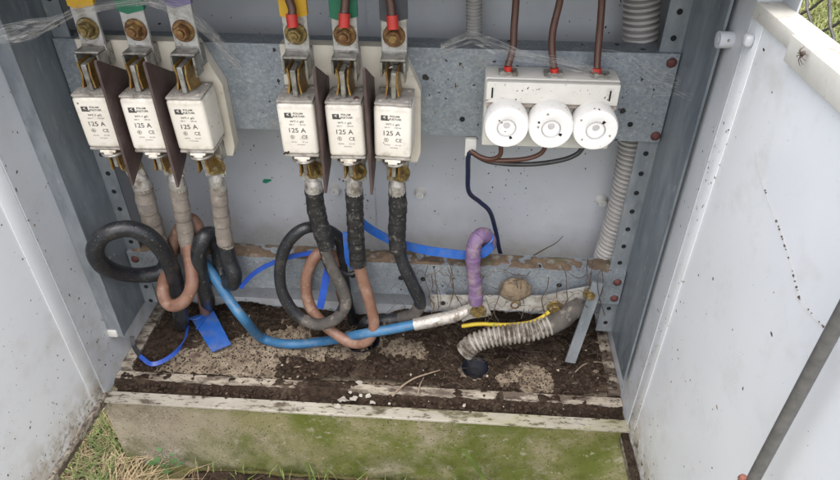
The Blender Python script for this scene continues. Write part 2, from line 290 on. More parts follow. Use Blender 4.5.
M['green_chip'] = pm('green_flake', (0.02, 0.22, 0.13), None, 10, 0.5, bump=0)
M['spider'] = pm('dark_spider', (0.05, 0.035, 0.028), (0.09, 0.065, 0.05), 300, 0.7, bump=0.2)
def web_mat(name, alpha, sc):
    m = bpy.data.materials.new(name); m.use_nodes = True; nt = m.node_tree; N = nt.nodes; L = nt.links
    b = N['Principled BSDF']; b.inputs['Base Color'].default_value = (0.72, 0.70, 0.67, 1); b.inputs['Roughness'].default_value = 0.8
    tc = N.new('ShaderNodeTexCoord'); mp = N.new('ShaderNodeMapping'); mp.inputs['Scale'].default_value = (0.25, 1, 1); L.new(tc.outputs['Object'], mp.inputs[0])
    n = N.new('ShaderNodeTexNoise'); n.inputs['Scale'].default_value = sc; n.inputs['Detail'].default_value = 6; L.new(mp.outputs[0], n.inputs['Vector'])
    n2 = N.new('ShaderNodeTexNoise'); n2.inputs['Scale'].default_value = 55; n2.inputs['Detail'].default_value = 4; L.new(tc.outputs['Object'], n2.inputs['Vector'])
    mu = N.new('ShaderNodeMath'); mu.operation = 'MULTIPLY'; L.new(ramp(nt, n.outputs['Fac'], [(0.26, 0.0), (0.76, alpha)]), mu.inputs[0]); L.new(ramp(nt, n2.outputs['Fac'], [(0.40, 0.12), (0.60, 1.0)]), mu.inputs[1])
    L.new(mu.outputs[0], b.inputs['Alpha']); return m
M['web'] = web_mat('cobweb_film', 0.62, 230)
M['thread'] = pm('cobweb_thread', (0.62, 0.60, 0.57), None, 10, 0.8, bump=0)

# ================================================================== SETTING: ground and lawn
GZ = -0.145
g = MB(); b = bmesh.new()
bmesh.ops.create_grid(b, x_segments=40, y_segments=40, size=1.0)
for v in b.verts:
    r_ = v.co.length; v.co = Vector((v.co.x * (0.9 + 600 * max(0, r_ - 0.85)), v.co.y * (0.9 + 600 * max(0, r_ - 0.85)), GZ))
    v.co.z += 0.008 * noise.noise(v.co * 9) if r_ < 0.85 else 0
g.merge(b, None, True); tag(g.build('ground', M['lawn']), kind='structure')

def blades(mb, n, area, hmin, hmax, wid, lean, keep=None):
    for _ in range(n):
        x = random.uniform(area[0], area[1]); y = random.uniform(area[2], area[3])
        if keep and not keep(x, y): continue
        h = random.uniform(hmin, hmax); a = random.uniform(0, 2*math.pi); ln = random.uniform(0.2, 1) * lean * h
        p0 = Vector((x, y, GZ - 0.004)); dx = Vector((math.cos(a), math.sin(a), 0)); sx = Vector((-dx.y, dx.x, 0)) * wid * random.uniform(0.6, 1.3)
        p1 = p0 + dx*ln*0.35 + Vector((0, 0, h*0.6)); p2 = p0 + dx*ln + Vector((0, 0, h * (1 - 0.35 * min(1, lean * 0.6))))
        mb.poly([p0 - sx, p0 + sx, p1 + sx*0.8, p1 - sx*0.8, p2], [(0, 1, 2, 3), (3, 2, 4)])
off_plinth = lambda x, y: not (-0.36 < x < 0.36 and -0.012 < y < 0.26)
def sward(x, y): return off_plinth(x, y) and (x < -0.31 or y < -0.085 or random.random() < 0.05)
b1 = MB(); blades(b1, 500, (-0.7, -0.26, -0.26, 0.06), 0.02, 0.05, 0.0010, 1.2, sward); blades(b1, 600, (-0.45, -0.35, -0.075, 0.06), 0.02, 0.05, 0.0011, 1.2, sward); blades(b1, 60, (-0.25, 0.3, -0.03, -0.012), 0.02, 0.045, 0.0011, 0.8)
tag(b1.build('grass', M['grass'], auto=False), kind='stuff', label='short green grass growing beside the concrete plinth', cat='grass')
b1 = MB(); blades(b1, 9000, (-0.8, -0.2, -0.30, 0.06), 0.010, 0.042, 0.0008, 4.0, sward); blades(b1, 110, (-0.25, 0.3, -0.09, -0.012), 0.006, 0.02, 0.0008, 5)
tag(b1.build('dead_grass', M['straw'], auto=False), kind='stuff', label='matted dry straw and dead grass in front of the plinth', cat='grass')
b1 = MB(); blades(b1, 42000, (0.75, 3.0, 0.9, 3.8), 0.03, 0.08, 0.0028, 1.3); tag(b1.build('lawn', M['lawn_grass'], auto=False), kind='stuff', label='yellowish green lawn beyond the wire fence', cat='grass')
def long_blade(px, py0, px1, py1, wid, label, mat='grass'):
    p0 = atz(px, py0, GZ); p2 = at(px1, py1, p0.y - 0.02); mid = (p0 + p2) / 2 + Vector((0.004, -0.004, 0.008)); mb = MB()
    mb.tube([p0, mid, p2], 1, sub=6, flat=(wid, 0.0006)); tag(mb.build('grass_blade', M[mat]), label, 'grass blade', 'long grass blades in front of the plinth')
long_blade(492, 500, 463, 449, 0.006, 'broad green grass blade rising at the foot of the plinth, right of centre')
long_blade(310, 492, 306, 462, 0.003, 'thin upright grass blade on the mossy plinth front, left of centre')
long_blade(327, 492, 324, 462, 0.0022, 'finer upright grass stalk just right of the other thin blade')
# dark soil heap below the left part of the plinth
b = bmesh.new(); bmesh.ops.create_grid(b, x_segments=90, y_segments=24, size=0.5)
for v in b.verts:
    x = -0.30 + (v.co.x + 0.5) * 0.66; y = -0.095 + (v.co.y + 0.5) * 0.092
    e = min(1, (0.5 - abs(v.co.y)) * 5 + 0.5) * min(1, (0.5 - abs(v.co.x)) * 8)
    v.co = Vector((x, y, GZ - 0.012 + e * (0.024 + 0.010 * noise.noise(Vector((x*22, y*22, 3))) + 0.006 * noise.noise(Vector((x*80, y*80, 1))))))
g = MB(); g.merge(b, None, True); tag(g.build('soil', M['soil']), kind='structure')
# small leafy weed
wd = empty('weed', atz(170, 474, GZ), 'small leafy green weed sprouting from the soil at the foot of the plinth', 'plant')
mb = MB(); lf = MB()
for k in range(7):
    a = k * 2.4 + 0.3; h = 0.012 + 0.004 * k; tip = Vector((0.013*math.cos(a), 0.010*math.sin(a), h + 0.006))
    mb.tube([(0, 0, -0.005), (0.003*math.cos(a), 0.003*math.sin(a), h*0.6), tip], 0.0007, 6, 4)
    dx = Vector((math.cos(a), math.sin(a), 0.35)).normalized(); sx = dx.cross(Vector((0, 0, 1))).normalized(); s_ = 0.010
    q = [tip, tip+dx*s_*.3+sx*s_*.42, tip+dx*s_*.7+sx*s_*.5, tip+dx*s_*.85+sx*s_*.2, tip+dx*s_*1.15, tip+dx*s_*.85-sx*s_*.2, tip+dx*s_*.7-sx*s_*.5, tip+dx*s_*.3-sx*s_*.42]
    lf.poly(q, [tuple(range(8))])
mb.build('stem', M['leaf'], wd); lf.build('foliage', M['leaf'], wd)

# ================================================================== PLINTH
pl = MB()                                # a hollow concrete surround
def ring4(x0, x1, y0, y1, z): return [(x0, y0, z), (x1, y0, z), (x1, y1, z), (x0, y1, z)]
LV = [(-0.350, 0.374, 0.0, 0.27, GZ - 0.25), (-0.350, 0.374, 0.0, 0.27, -0.0085), (-0.347, 0.371, 0.0035, 0.267, -0.0046), (-0.338, 0.361, 0.0125, 0.262, -0.0046), (-0.337, 0.360, 0.0130, 0.261, -0.0122), (-0.315, 0.335, 0.05, 0.24, -0.0122), (-0.315, 0.335, 0.05, 0.24, GZ - 0.25)]
P_ = [p for l in LV for p in ring4(*l)]
pl.poly(P_, [(k*4+i, k*4+(i+1) % 4, (k+1)*4+(i+1) % 4, (k+1)*4+i) for k in range(len(LV) - 1) for i in range(4)])
tag(pl.build('concrete_plinth', M['concrete']), 'mossy concrete plinth carrying the white electrical cabinet', 'plinth')

# ================================================================== CABINET
WX = 0.3465; WY = 0.012; BY = 0.225; TOPZ = 0.575
cab = empty('electrical_cabinet', (0, 0, 0), 'open white electrical cabinet on the concrete plinth with both doors swung wide', 'electrical cabinet')
for s in (-1, 1):
    mb = MB(); mb.box(*sorted((s*WX, s*(WX+0.003))), WY, BY + 0.02, -0.004, TOPZ)
    mb.box(*sorted((s*(WX+0.0001), s*(WX+0.012))), WY - 0.004, WY - 0.0005, -0.004, TOPZ)   # folded door jamb
    mb.box(*sorted((s*(WX+0.0205), s*(WX+0.022))), WY - 0.03, WY - 0.0005, -0.004, TOPZ)  # added hidden strip, stops light and grass showing through the hinge gap
    mb.box(*sorted((s*(WX+0.0121), s*(WX+0.0204))), WY - 0.0035, WY - 0.0005, -0.004, TOPZ)
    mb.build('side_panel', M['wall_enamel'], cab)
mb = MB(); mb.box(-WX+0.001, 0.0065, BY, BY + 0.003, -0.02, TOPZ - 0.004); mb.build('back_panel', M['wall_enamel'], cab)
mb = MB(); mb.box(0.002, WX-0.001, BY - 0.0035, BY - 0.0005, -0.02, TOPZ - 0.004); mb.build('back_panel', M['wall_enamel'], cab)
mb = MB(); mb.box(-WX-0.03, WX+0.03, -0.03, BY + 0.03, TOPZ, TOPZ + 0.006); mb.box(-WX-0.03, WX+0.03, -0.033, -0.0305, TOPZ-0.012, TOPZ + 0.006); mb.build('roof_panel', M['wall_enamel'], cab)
mb = MB(); mb.box(-0.350, 0.350, -0.0025, 0.0155, -0.0042, 0.0, 0.0008, 1); mb.build('sill', M['sill'], cab)
mb = MB(); mb.box(-0.346, 0.346, 0.036, 0.0395, -0.011, 0.003); mb.box(-0.346, 0.346, 0.0398, 0.049, -0.011, 0.003, 0.0006, 1); mb.build('inner_sill', M['inner_sill'], cab)
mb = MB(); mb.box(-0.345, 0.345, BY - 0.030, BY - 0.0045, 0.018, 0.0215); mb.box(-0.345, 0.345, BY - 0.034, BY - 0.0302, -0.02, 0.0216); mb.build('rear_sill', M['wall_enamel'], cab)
# base frame side bars, with the raw mounting strip on the left
for s in (-1, 1):
    mb = MB(); mb.box(*sorted((s*0.330, s*0.3462)), 0.055, BY - 0.036, -0.011, 0.006, 0.0006, 1); mb.build('base_bar', M['inner_sill'], cab)

HOLE = {}
def punch(x, y, z, r, parent):           # a punched hole: one part each, sharing its mesh
    if r not in HOLE:
        hm = MB(); hm.lathe([(0, 0.0006), (r, 0.0006), (r, 0)], 14, FRONT(0, 0, 0)); o = hm.build('hole', M['hole'], parent); HOLE[r] = o
    else: o = HOLE[r].copy(); COL.objects.link(o); o.parent = parent
    o.location = (x, y, z)
# posts (punched Z profiles) -----------------------------------------------------------
def post(s, xw, xf, y0, y1, zb, front=None):
    mb = MB()
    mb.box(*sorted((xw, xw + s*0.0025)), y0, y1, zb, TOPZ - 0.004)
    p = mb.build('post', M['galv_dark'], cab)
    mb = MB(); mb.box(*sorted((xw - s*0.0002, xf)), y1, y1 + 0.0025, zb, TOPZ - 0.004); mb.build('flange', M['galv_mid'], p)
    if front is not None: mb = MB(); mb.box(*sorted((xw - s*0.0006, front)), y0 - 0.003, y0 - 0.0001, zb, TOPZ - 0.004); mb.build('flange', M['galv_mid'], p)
    hx = (xw + xf) / 2; z = 0.0627
    while z < 0.53:
        if not (0.095 < z < 0.16 or 0.335 < z < 0.448): punch(hx, y1 - 0.0001, z, 0.0030, p)
        z += 0.0265
    return p
PY = 0.127
post_r = post(1, 0.339, 0.317, 0.040, PY + 0.003, 0.046)
post_l = post(-1, -0.328, -0.309, 0.062, PY + 0.003, 0.060, -WX + 0.0005)
fm = MB()
for z in (0.10, 0.3, 0.5): fm.box(0.3415, 0.346, 0.07, 0.09, z, z + 0.02)
fm.build('spacer', M['galv_dark'], post_r)

# rails ---------------------------------------------------------------------------------
def hexbolt(mb, x, y, z, r, h=0.006, washer=True, turn=0.0):
    if washer: mb.lathe([(0, 0.0018), (r*1.32, 0.0018), (r*1.42, 0.0008), (r*1.42, 0)], 24, FRONT(x, y, z))
    b = bmesh.new(); n = 6
    for (rr, hh) in ((r, 0.0018), (r, h*0.8), (r*0.86, h)):
        for k in range(n): b.verts.new((rr*math.cos(turn + k*math.pi/3), rr*math.sin(turn + k*math.pi/3), hh))
    b.verts.ensure_lookup_table(); V_ = b.verts
    for j in range(2):
        for k in range(n): b.faces.new((V_[j*n+k], V_[j*n+(k+1) % n], V_[(j+1)*n+(k+1) % n], V_[(j+1)*n+k]))
    b.faces.new([V_[2*n+k] for k in range(n)]); mb.merge(b, FRONT(x, y, z))
def round_bolt(mb, x, y, z, r):
    mb.lathe([(0, r*0.62), (r*0.45, r*0.58), (r*0.85, r*0.32), (r, 0.0)], 20, FRONT(x, y, z))
def rail(z0, z1, y, mat, top_mat=None):
    mb = MB(); mb.box(-0.3265, 0.3375, y, y + 0.0025, z0, z1)
    mb.box(-0.3265, 0.3375, y + 0.0026, y + 0.03, z1 - 0.0025, z1 - 0.0001); mb.box(-0.3265, 0.3375, y + 0.0026, y + 0.03, z0 + 0.0001, z0 + 0.0025)
    return mb.build('mounting_rail', mat, cab)
RY = PY - 0.0025
r_mid = rail(0.3455, 0.446, RY, M['galv'])
r_low = rail(0.102, 0.1555, RY, M['galv'])
r_top = rail(0.552, 0.570, RY, M['galv'])
for rl, pts in ((r_mid, [(0.3304, 0.4365), (0.3322, 0.3528)]), (r_low, [(0.3291, 0.1403), (0.3302, 0.1124), (-0.3174, 0.1431)])):
    for x, z in pts:
        mb = MB(); round_bolt(mb, x, RY, z, 0.0055); mb.build('bolt', M['rust'], rl)
for x in (-0.02, 0.045, 0.075, 0.255): punch(x, RY, 0.131, 0.0036, r_low)
for x, z in ((0.118, 0.366), (0.302, 0.366), (-0.300, 0.428)): punch(x, RY, z, 0.0030 if z < 0.4 else 0.005, r_mid)
# brown dirt ledge lying on top of the lower rail
b = bmesh.new(); bmesh.ops.create_grid(b, x_segments=220, y_segments=8, size=0.5)
for v in b.verts:
    x = v.co.x * 0.64; y = RY + 0.0005 + (v.co.y + 0.5) * 0.028
    n_ = noise.noise(Vector((x*30, y*60, 5))) + 0.6 * noise.noise(Vector((x*120, y*120, 9)))
    v.co = Vector((x, y, 0.1548 + max(-0.0012, 0.0014 + 0.0036*n_ + 0.003*noise.noise(Vector((x*9, 2, 2)))) * (1 if abs(v.co.y) < 0.45 else 0.3)))
g = MB(); g.merge(b, None, True); o = g.build('dirt_layer', pm('brown_dirt', (0.15, 0.105, 0.068), (0.085, 0.06, 0.042), 60, 0.95, bump=0.8, bscale=300, layers=[((0.13, 0.125, 0.07), 30, 0.54, 0.66, 0.7), ((0.24, 0.23, 0.21), 90, 0.54, 0.64, 0.7)]))
tag(o, 'thin brown layer of dirt lying along the top of the lower rail', 'dirt', kind='stuff')
# plastic stand-offs on the back wall and hinge bush
for px, py in ((335, 191), (420, 193), (602, 201), (108, 330)):
    c = at(px, py, BY - 0.006) if px != 108 else None
    mb = MB()
    if c: mb.lathe([(0, 0.006), (0.0022, 0.006), (0.0025, 0.009), (0.0055, 0.009), (0.0072, 0.003), (0.0085, 0)], 20, FRONT(c.x, BY - (0.0038 if c.x > 0.004 else 0), c.z)); mb.build('standoff', M['plastic_white'], cab)
    else:
        c = atx(110, 331, -WX); mb.box(-WX - 0.0005, -WX + 0.012, c.y - 0.006, c.y + 0.008, c.z - 0.006, c.z + 0.006, 0.0015); mb.build('hinge_block', M['plastic_white'], cab)
c = atx(732, 40, WX); mb = MB(); mb.cyl((WX - 0.012, c.y, c.z), (WX, c.y, c.z), 0.0072, 20); mb.cyl((WX - 0.0126, c.y, c.z), (WX - 0.0121, c.y, c.z), 0.003, 12); mb.build('hinge_bush', M['wall_enamel'], cab)

# doors ---------------------------------------------------------------------------------
DT = 0.0025
def door(s, length, ang, ztop):
    # local: hinge line at the origin, the leaf runs along -y, +x*s is its outside
    d = bpy.data.objects.new('door', None); 
    mb = MB(); T = DT; zb = -0.011 if s > 0 else 0.004; zr = zb - 0.0003
    mb.box(*sorted((s*T, s*(T+0.0015))), -length, 0, zb, ztop)                                  # skin
    o = mb.build('door', M['enamel'], cab)
    o.location = (s*WX, WY - (0.0044 if s > 0 else 0.0050), 0); o.rotation_euler = (0, 0, s*R(ang))
    f = MB(); f.box(*sorted((s*(T-0.0011), s*(T-0.0002))), -0.021, 0.0, zb, ztop - 0.0125, 0.0004, 2); f.build('hinge_flange', M['enamel'], o)
    f = MB(); f.box(*sorted((-s*0.001, s*(T+0.0185))), -length, 0.0, ztop - 0.012, ztop + 0.001, 0.002, 2)
    f.build('top_rim', M['rim'], o)
    f = MB(); f.box(*sorted((-s*(0.0075 if s > 0 else 0.003), s*(T+0.0015))), -length, 0.0, zr - 0.012, zr, 0.0008, 2); f.build('bottom_rim', M['inner_sill'], o)
    f = MB(); f.box(*sorted((s*0.0002, s*(T-0.0003))), -length, -length + 0.018, 0.0125, ztop - 0.0125, 0.0012, 2); f.build('edge_flange', M['enamel'], o)
    return o
dr = door(1, 0.62, 0.8, 0.532); dl = door(-1, 0.62, 2.5, 0.532)
dr['label'] = 'right white door with a grey locking rod inside'; dl['label'] = 'left white door with dirt along its lower edge'
# notched corner lug and hinge knuckle at the top of the right door
f = MB(); f.box(-0.006, 0.0014, -0.015, -0.005, 0.500, 0.510, 0.003, 3); f.build('hinge_knuckle', M['wall_enamel'], dr)
f = MB(); f.box(-0.0028, -0.0012, -0.40, -0.075, 0.513, 0.5318, 0.0007, 2); f.build('hem', M['rim'], dr)
# dirt heap caught on the bottom rims of the doors
for dd, s, seed in ((dr, 1, 3), (dl, -1, 8)):
    b = bmesh.new(); bmesh.ops.create_grid(b, x_segments=8, y_segments=120, size=0.5)
    for v in b.verts:
        y = 0.004 - (v.co.y + 0.5) * 0.30; x = (v.co.x + 0.5) * 0.0100 - 0.0077 if s > 0 else (v.co.x + 0.5) * 0.0055 - 0.0032
        n_ = noise.noise(Vector((x*90, y*40, seed))) + 0.5*noise.noise(Vector((x*200, y*160, seed)))
        v.co = Vector((s*x, y, (-0.0118 if s > 0 else 0.0032) + max(0, 0.002 + 0.003*n_ + (0.004 if s > 0 else -0.001)) * (1 if abs(v.co.x) < 0.45 else 0.2)))
    g = MB(); g.merge(b, None, True); o = g.build('dirt_ridge', M['soil'] if s > 0 else M['inner_sill'], dd)

def flakes(parent, n, org, u, v, wu, wv, seed, smin=0.0003, smax=0.0018, nclus=5, keep=None):
    # dried insect dirt and soil splashes sitting on a panel; u, v span it, u x v looks away from it
    rnd = random.Random(seed); u = Vector(u); v = Vector(v); n_ = u.cross(v).normalized(); org = Vector(org); mb = MB()
    cl = [(rnd.random(), rnd.random()) for _ in range(nclus)]
    for k in range(n):
        if k % 2: a, b_ = rnd.random(), rnd.random()
        else: c = rnd.choice(cl); a, b_ = c[0] + rnd.gauss(0, 0.07), c[1] + rnd.gauss(0, 0.09)
        if not (0 < a < 1 and 0 < b_ < 1) or (keep and not keep(a, b_)): continue
        sz = smin + (smax - smin) * rnd.random()**3.2; el = rnd.uniform(1, 2.4); ang = rnd.gauss(1.57, 0.7); m = rnd.randint(5, 7); P_ = []
        for i in range(m):
            t = 2*math.pi*i/m; x = math.cos(t)*sz*el*rnd.uniform(0.6, 1.2); y = math.sin(t)*sz*rnd.uniform(0.6, 1.2)
            P_.append(org + u*wu*a + v*wv*b_ + u*(x*math.cos(ang) - y*math.sin(ang)) + v*(x*math.sin(ang) + y*math.cos(ang)) + n_*0.00005)
        top = sum(P_, Vector()) / m + n_ * sz * 0.5; mb.mi = 0 if rnd.random() < 0.7 else 1
        mb.poly(P_ + [top], [(i, (i+1) % m, m) for i in range(m)])
    return mb.build('dirt_flecks', [M['fleck'], M['crumb_pale']], parent, auto=False, kind='stuff')
flakes(dr, 330, (DT, 0, 0.0), (0, -1, 0), (0, 0, 1), 0.42, 0.52, 4, 0.00025, 0.0013)
flakes(dr, 90, (DT - 0.0011, 0, 0.01), (0, -1, 0), (0, 0, 1), 0.020, 0.48, 14, 0.0002, 0.0011)
flakes(dl, 300, (-DT, -0.30, 0.0), (0, 1, 0), (0, 0, 1), 0.30, 0.45, 6, 0.00025, 0.0013)
flakes(cab, 120, (-WX, 0.008, 0.005), (0, 1, 0), (0, 0, 1), 0.06, 0.45, 7, 0.0003, 0.0014)
flakes(cab, 50, (WX, 0.045, 0.005), (0, -1, 0), (0, 0, 1), 0.05, 0.45, 17, 0.0002, 0.001)
flakes(cab, 210, (-0.30, BY, 0.16), (1, 0, 0), (0, 0, 1), 0.302, 0.34, 9, 0.00025, 0.0013)
flakes(cab, 210, (0.004, BY - 0.0036, 0.16), (1, 0, 0), (0, 0, 1), 0.33, 0.34, 10, 0.00025, 0.0013)
flakes(r_mid, 190, (-0.14, RY, 0.346), (1, 0, 0), (0, 0, 1), 0.47, 0.10, 11, 0.0003, 0.0014)
flakes(r_low, 150, (-0.30, RY, 0.103), (1, 0, 0), (0, 0, 1), 0.62, 0.05, 12, 0.0003, 0.0015)
# locking rod inside the right door ------------------------------------------------------
rd = empty('locking_rod', (0.336, -0.248, 0.265), 'round grey rust flecked locking rod standing upright inside the right door', 'rod')
mb = MB(); mb.tube([(0, 0, 0.004), (0, 0, 0.012), (0, 0.0002, 0.13), (0, 0, 0.252)], [0.0036, 0.0043, 0.0043, 0.0043], 20, 4); mb.build('bar', M['rod'], rd)
mb = MB(); mb.lathe([(0, 0.006), (0.003, 0.005), (0.0042, 0.001), (0.003, -0.004), (0, -0.005)], 14, Matrix.Translation((-0.006, 0.002, 0.004)) @ Matrix.Scale(0.75, 4)); mb.build('rusty_nut', M['orange'], rd)
mb = MB(); mb.box(0.0046, 0.0158, -0.008, 0.008, 0.19, 0.2, 0.001, 2); mb.build('guide', M['rod'], rd)

# ================================================================== FLOOR: slab and soil

bare = [(180, 378, .045, 1.0), (310, 346, .035, .9), (335, 354, .03, .8), (250, 352, .06, 1.3), (205, 368, .045, 1.1), (265, 372, .03, .8), (225, 385, .04, 1), (170, 385, .04, .9), (400, 342, .03, .7), (290, 335, .03, .8), (240, 378, .03, .7), (300, 375, .02, .5), (395, 350, .03, .95), (360, 352, .022, .9), (425, 352, .02, .7), (540, 380, .030, 1.1), (520, 372, .020, 1), (500, 378, .014, 1), (480, 398, .012, .8), (455, 395, .012, .8), (165, 383, .03, .6), (200, 388, .03, .6), (415, 385, .016, .5), (140, 395, .03, .5)]
high = [(330, 372, .035, .8), (285, 366, .018, .9), (300, 362, .02, .9), (390, 375, .04, .8), (600, 370, .045, 1.2), (450, 325, .03, 1.5), (475, 316, .035, 2.6), (515, 314, .035, 2.8), (555, 316, .035, 2.6), (595, 326, .03, 2.2), (620, 340, .03, 1.8), (410, 308, .03, 1.6), (300, 306, .03, 1.0), (250, 305, .03, 1.2), (190, 312, .03, 1.0), (130, 365, .018, .9), (150, 375, .02, .5), (350, 385, .04, .6), (620, 395, .03, 1.0), (440, 300, .05, .9), (400, 320, .03, .3), (250, 320, .04, .5)]
bare = [(atz(a, b_, 0), r_, k) for a, b_, r_, k in bare]; high = [(atz(a, b_, 0), r_, k) for a, b_, r_, k in high]
holes = [(atz(362, 338, 0), 0.026, 0.03), (atz(475, 367, 0), 0.0185, 0.03), (atz(545, 345, 0), 0.02, 0.012), (atz(165, 338, 0), 0.035, 0.010), (atz(225, 318, 0), 0.03, 0.012)]
b = bmesh.new(); NX, NY = 560, 130
bmesh.ops.create_grid(b, x_segments=NX, y_segments=NY, size=0.5)
def soil_h(x, y):
    h = 0.0015
    for c, r_, k in bare: h -= 0.0085*k*math.exp(-((x-c.x)**2 + ((y-c.y)*1.0)**2)/(r_*r_))
    for c, r_, k in high: h += 0.0075*k*math.exp(-((x-c.x)**2 + (y-c.y)**2)/(r_*r_))
    h += 0.0045*noise.noise(Vector((x*24, y*24, 0.3))) + 0.0035*noise.noise(Vector((x*60, y*60, 2))) + 0.0026*noise.noise(Vector((x*150, y*150, 4))) + 0.0016*noise.noise(Vector((x*330, y*330, 7))) + 0.0012*noise.noise(Vector((x*560, y*560, 9)))
    return h
for v in b.verts:
    x = v.co.x * 0.656; y = 0.0525 + (v.co.y + 0.5) * (BY - 0.088)
    z = soil_h(x, y)
    for c, r_, k in holes[:2]:
        d_ = ((x-c.x)**2 + (y-c.y)**2)**0.5; z -= 0.006*math.exp(-((d_-r_)/0.006)**2)
    for c, r_, k in holes[2:]: z += 0.004*math.exp(-((x-c.x)**2 + (y-c.y)**2)/(r_*r_))
    v.co = Vector((x, y, z))
def cut(b):
    bad = [f for f in b.faces if any(((f.calc_center_median().x-c.x)**2 + (f.calc_center_median().y-c.y)**2) < r_*r_ for c, r_, k in holes[:2])]
    bmesh.ops.delete(b, geom=bad, context='FACES')
cut(b); g = MB(); g.merge(b, None, True); tag(g.build('soil', M['soil'], auto=False), kind='structure')
b = bmesh.new(); bmesh.ops.create_grid(b, x_segments=300, y_segments=60, size=0.5)
for v in b.verts:
    x = v.co.x * 0.690; y = 0.0525 + (v.co.y + 0.5) * (BY - 0.088)
    v.co = Vector((x, y, -0.0035 + 0.0012*noise.noise(Vector((x*40, y*40, 8))) + 0.0008*noise.noise(Vector((x*140, y*140, 6)))))
cut(b); g = MB(); g.merge(b, None, True); tag(g.build('floor_slab', M['slab'], auto=False), kind='structure')
# soil in the groove between the sills
b = bmesh.new(); bmesh.ops.create_grid(b, x_segments=420, y_segments=22, size=0.5)
for v in b.verts:
    x = v.co.x * 0.692; y = 0.0128 + (v.co.y + 0.5) * 0.041
    h = -0.0055 + 0.004*noise.noise(Vector((x*30, y*40, 11))) + 0.0035*noise.noise(Vector((x*90, y*90, 12))) + 0.002*noise.noise(Vector((x*260, y*260, 13))) + max(0, min(1, (y - 0.030)/0.007)) * 0.0072 - max(0, (y - 0.047)) * 0.6
    h += 0.006 * max(0, noise.noise(Vector((x*9, 0, 31))))
    v.co = Vector((x, y, h))
g = MB(); g.merge(b, None, True); tag(g.build('soil', M['soil'], auto=False), kind='structure')
def crumbs(name, n, mat, label, rmin, rmax, area):
    mb = MB()
    for _ in range(n):
        x = random.uniform(*area[:2]); y = random.uniform(*area[2:]); r_ = rmin + (rmax-rmin) * random.random()**3
        h = soil_h(x, y) if y > 0.054 else -0.003
        if h < -0.0035: r_ = min(r_, 0.0010 + 0.0006*random.random())
        if any(((x-c.x)**2 + (y-c.y)**2) < (r2+0.003)**2 for c, r2, k in holes[:2]): continue
        h = max(h, -0.0035)
        b = bmesh.new(); bmesh.ops.create_icosphere(b, subdivisions=1, radius=r_)
        for v in b.verts: v.co = Vector((v.co.x * 1.2, v.co.y, v.co.z * 0.75)) * random.uniform(0.7, 1.2)
        mb.merge(b, Matrix.Translation((x, y, h + r_*0.3)) @ Matrix.Rotation(random.uniform(0, 6), 4, 'Z'), False)
    tag(mb.build(name, mat, auto=False), label, 'soil', kind='stuff')
crumbs('soil_crumbs', 4600, M['crumb'], 'dark soil crumbs scattered over the cabinet floor', 0.0005, 0.0040, (-0.33, 0.34, 0.014, 0.18))
crumbs('soil_clods', 190, M['soil'], 'larger dark clods of soil lying on the cabinet floor', 0.003, 0.0095, (-0.32, 0.33, 0.06, 0.18))
crumbs('pale_grit', 150, M['chip'], 'pale grit and paint flakes scattered over the cabinet floor', 0.0005, 0.0028, (-0.33, 0.33, 0.016, 0.17))

mb = MB(); rnd = random.Random(77)                             # flaked white paint on the inner sill
for k in range(11):
    c = atz(rnd.gauss(358, 10), rnd.gauss(399, 4), 0.0035); r_ = rnd.uniform(0.0015, 0.0062); m = 8; tl = rnd.uniform(-.25, .25)
    q = [(rnd.uniform(.45, 1.25)*r_, t*6.283/m) for t in range(m)]
    mb.prism([c + Vector((math.cos(a)*rr*1.3, math.sin(a)*rr, math.sin(a)*rr*tl + 0.001*rnd.random())) for rr, a in q], (0, 0, 0.0004))
tag(mb.build('paint_flakes', pm('white_flake', (0.42, 0.40, 0.36), (0.30, 0.275, 0.235), 200, 0.7, bump=0.1), auto=False), 'flaked white paint lying on the inner sill left of the forked root', 'paint flakes', kind='stuff')
# black pipe mouth in the soil, and dark cable hole
c = holes[1][0]; mb = MB(); prof = []
for k in range(14): prof += [(0.0172, 0.002 - k*0.0042), (0.0190, 0.001 - k*0.0042), (0.0190, -0.0008 - k*0.0042), (0.0172, -0.0018 - k*0.0042)]
mb.lathe(prof + [(0, -0.06)], 30, Matrix.Translation((c.x, c.y, -0.003)) @ Matrix.Rotation(R(14), 4, 'X'))
tag(mb.build('corrugated_pipe', M['conduit_black']), 'open black corrugated pipe end sunk in the soil floor', 'pipe')
c = holes[0][0]; mb = MB(); mb.lathe([(0.0245, 0.001), (0.0262, 0.001), (0.0262, -0.06), (0.0245, -0.06), (0.0245, 0.001)], 30, Matrix.Translation((c.x, c.y, -0.004)))
mb.lathe([(0, -0.055), (0.0246, -0.055)], 24, Matrix.Translation((c.x, c.y, 0)))
tag(mb.build('cable_duct', M['conduit_black']), 'dark round duct in the soil where the middle cables go down', 'pipe')

# ================================================================== FUSE BASES
def text_mesh(mb, s_, w_, h_, x, z, y=-0.0003, bold=0.0):
    cu = bpy.data.curves.new('print', 'FONT'); cu.body = s_; cu.size = 1; cu.offset = bold; cu.resolution_u = 3
    o = bpy.data.objects.new('print', cu); COL.objects.link(o)
    me = bpy.data.meshes.new_from_object(o.evaluated_get(bpy.context.evaluated_depsgraph_get()))
    bpy.data.objects.remove(o); bpy.data.curves.remove(cu)
    xs = [v.co.x for v in me.vertices]; ys = [v.co.y for v in me.vertices]
    x0, x1, y0, y1 = min(xs), max(xs), min(ys), max(ys)
    b = bmesh.new(); b.from_mesh(me); bpy.data.meshes.remove(me)
    for v in b.verts: v.co = Vector((x - w_/2 + (v.co.x - x0)/(x1-x0)*w_, y, z - h_/2 + (v.co.y - y0)/(y1-y0)*h_))
    mb.merge(b)

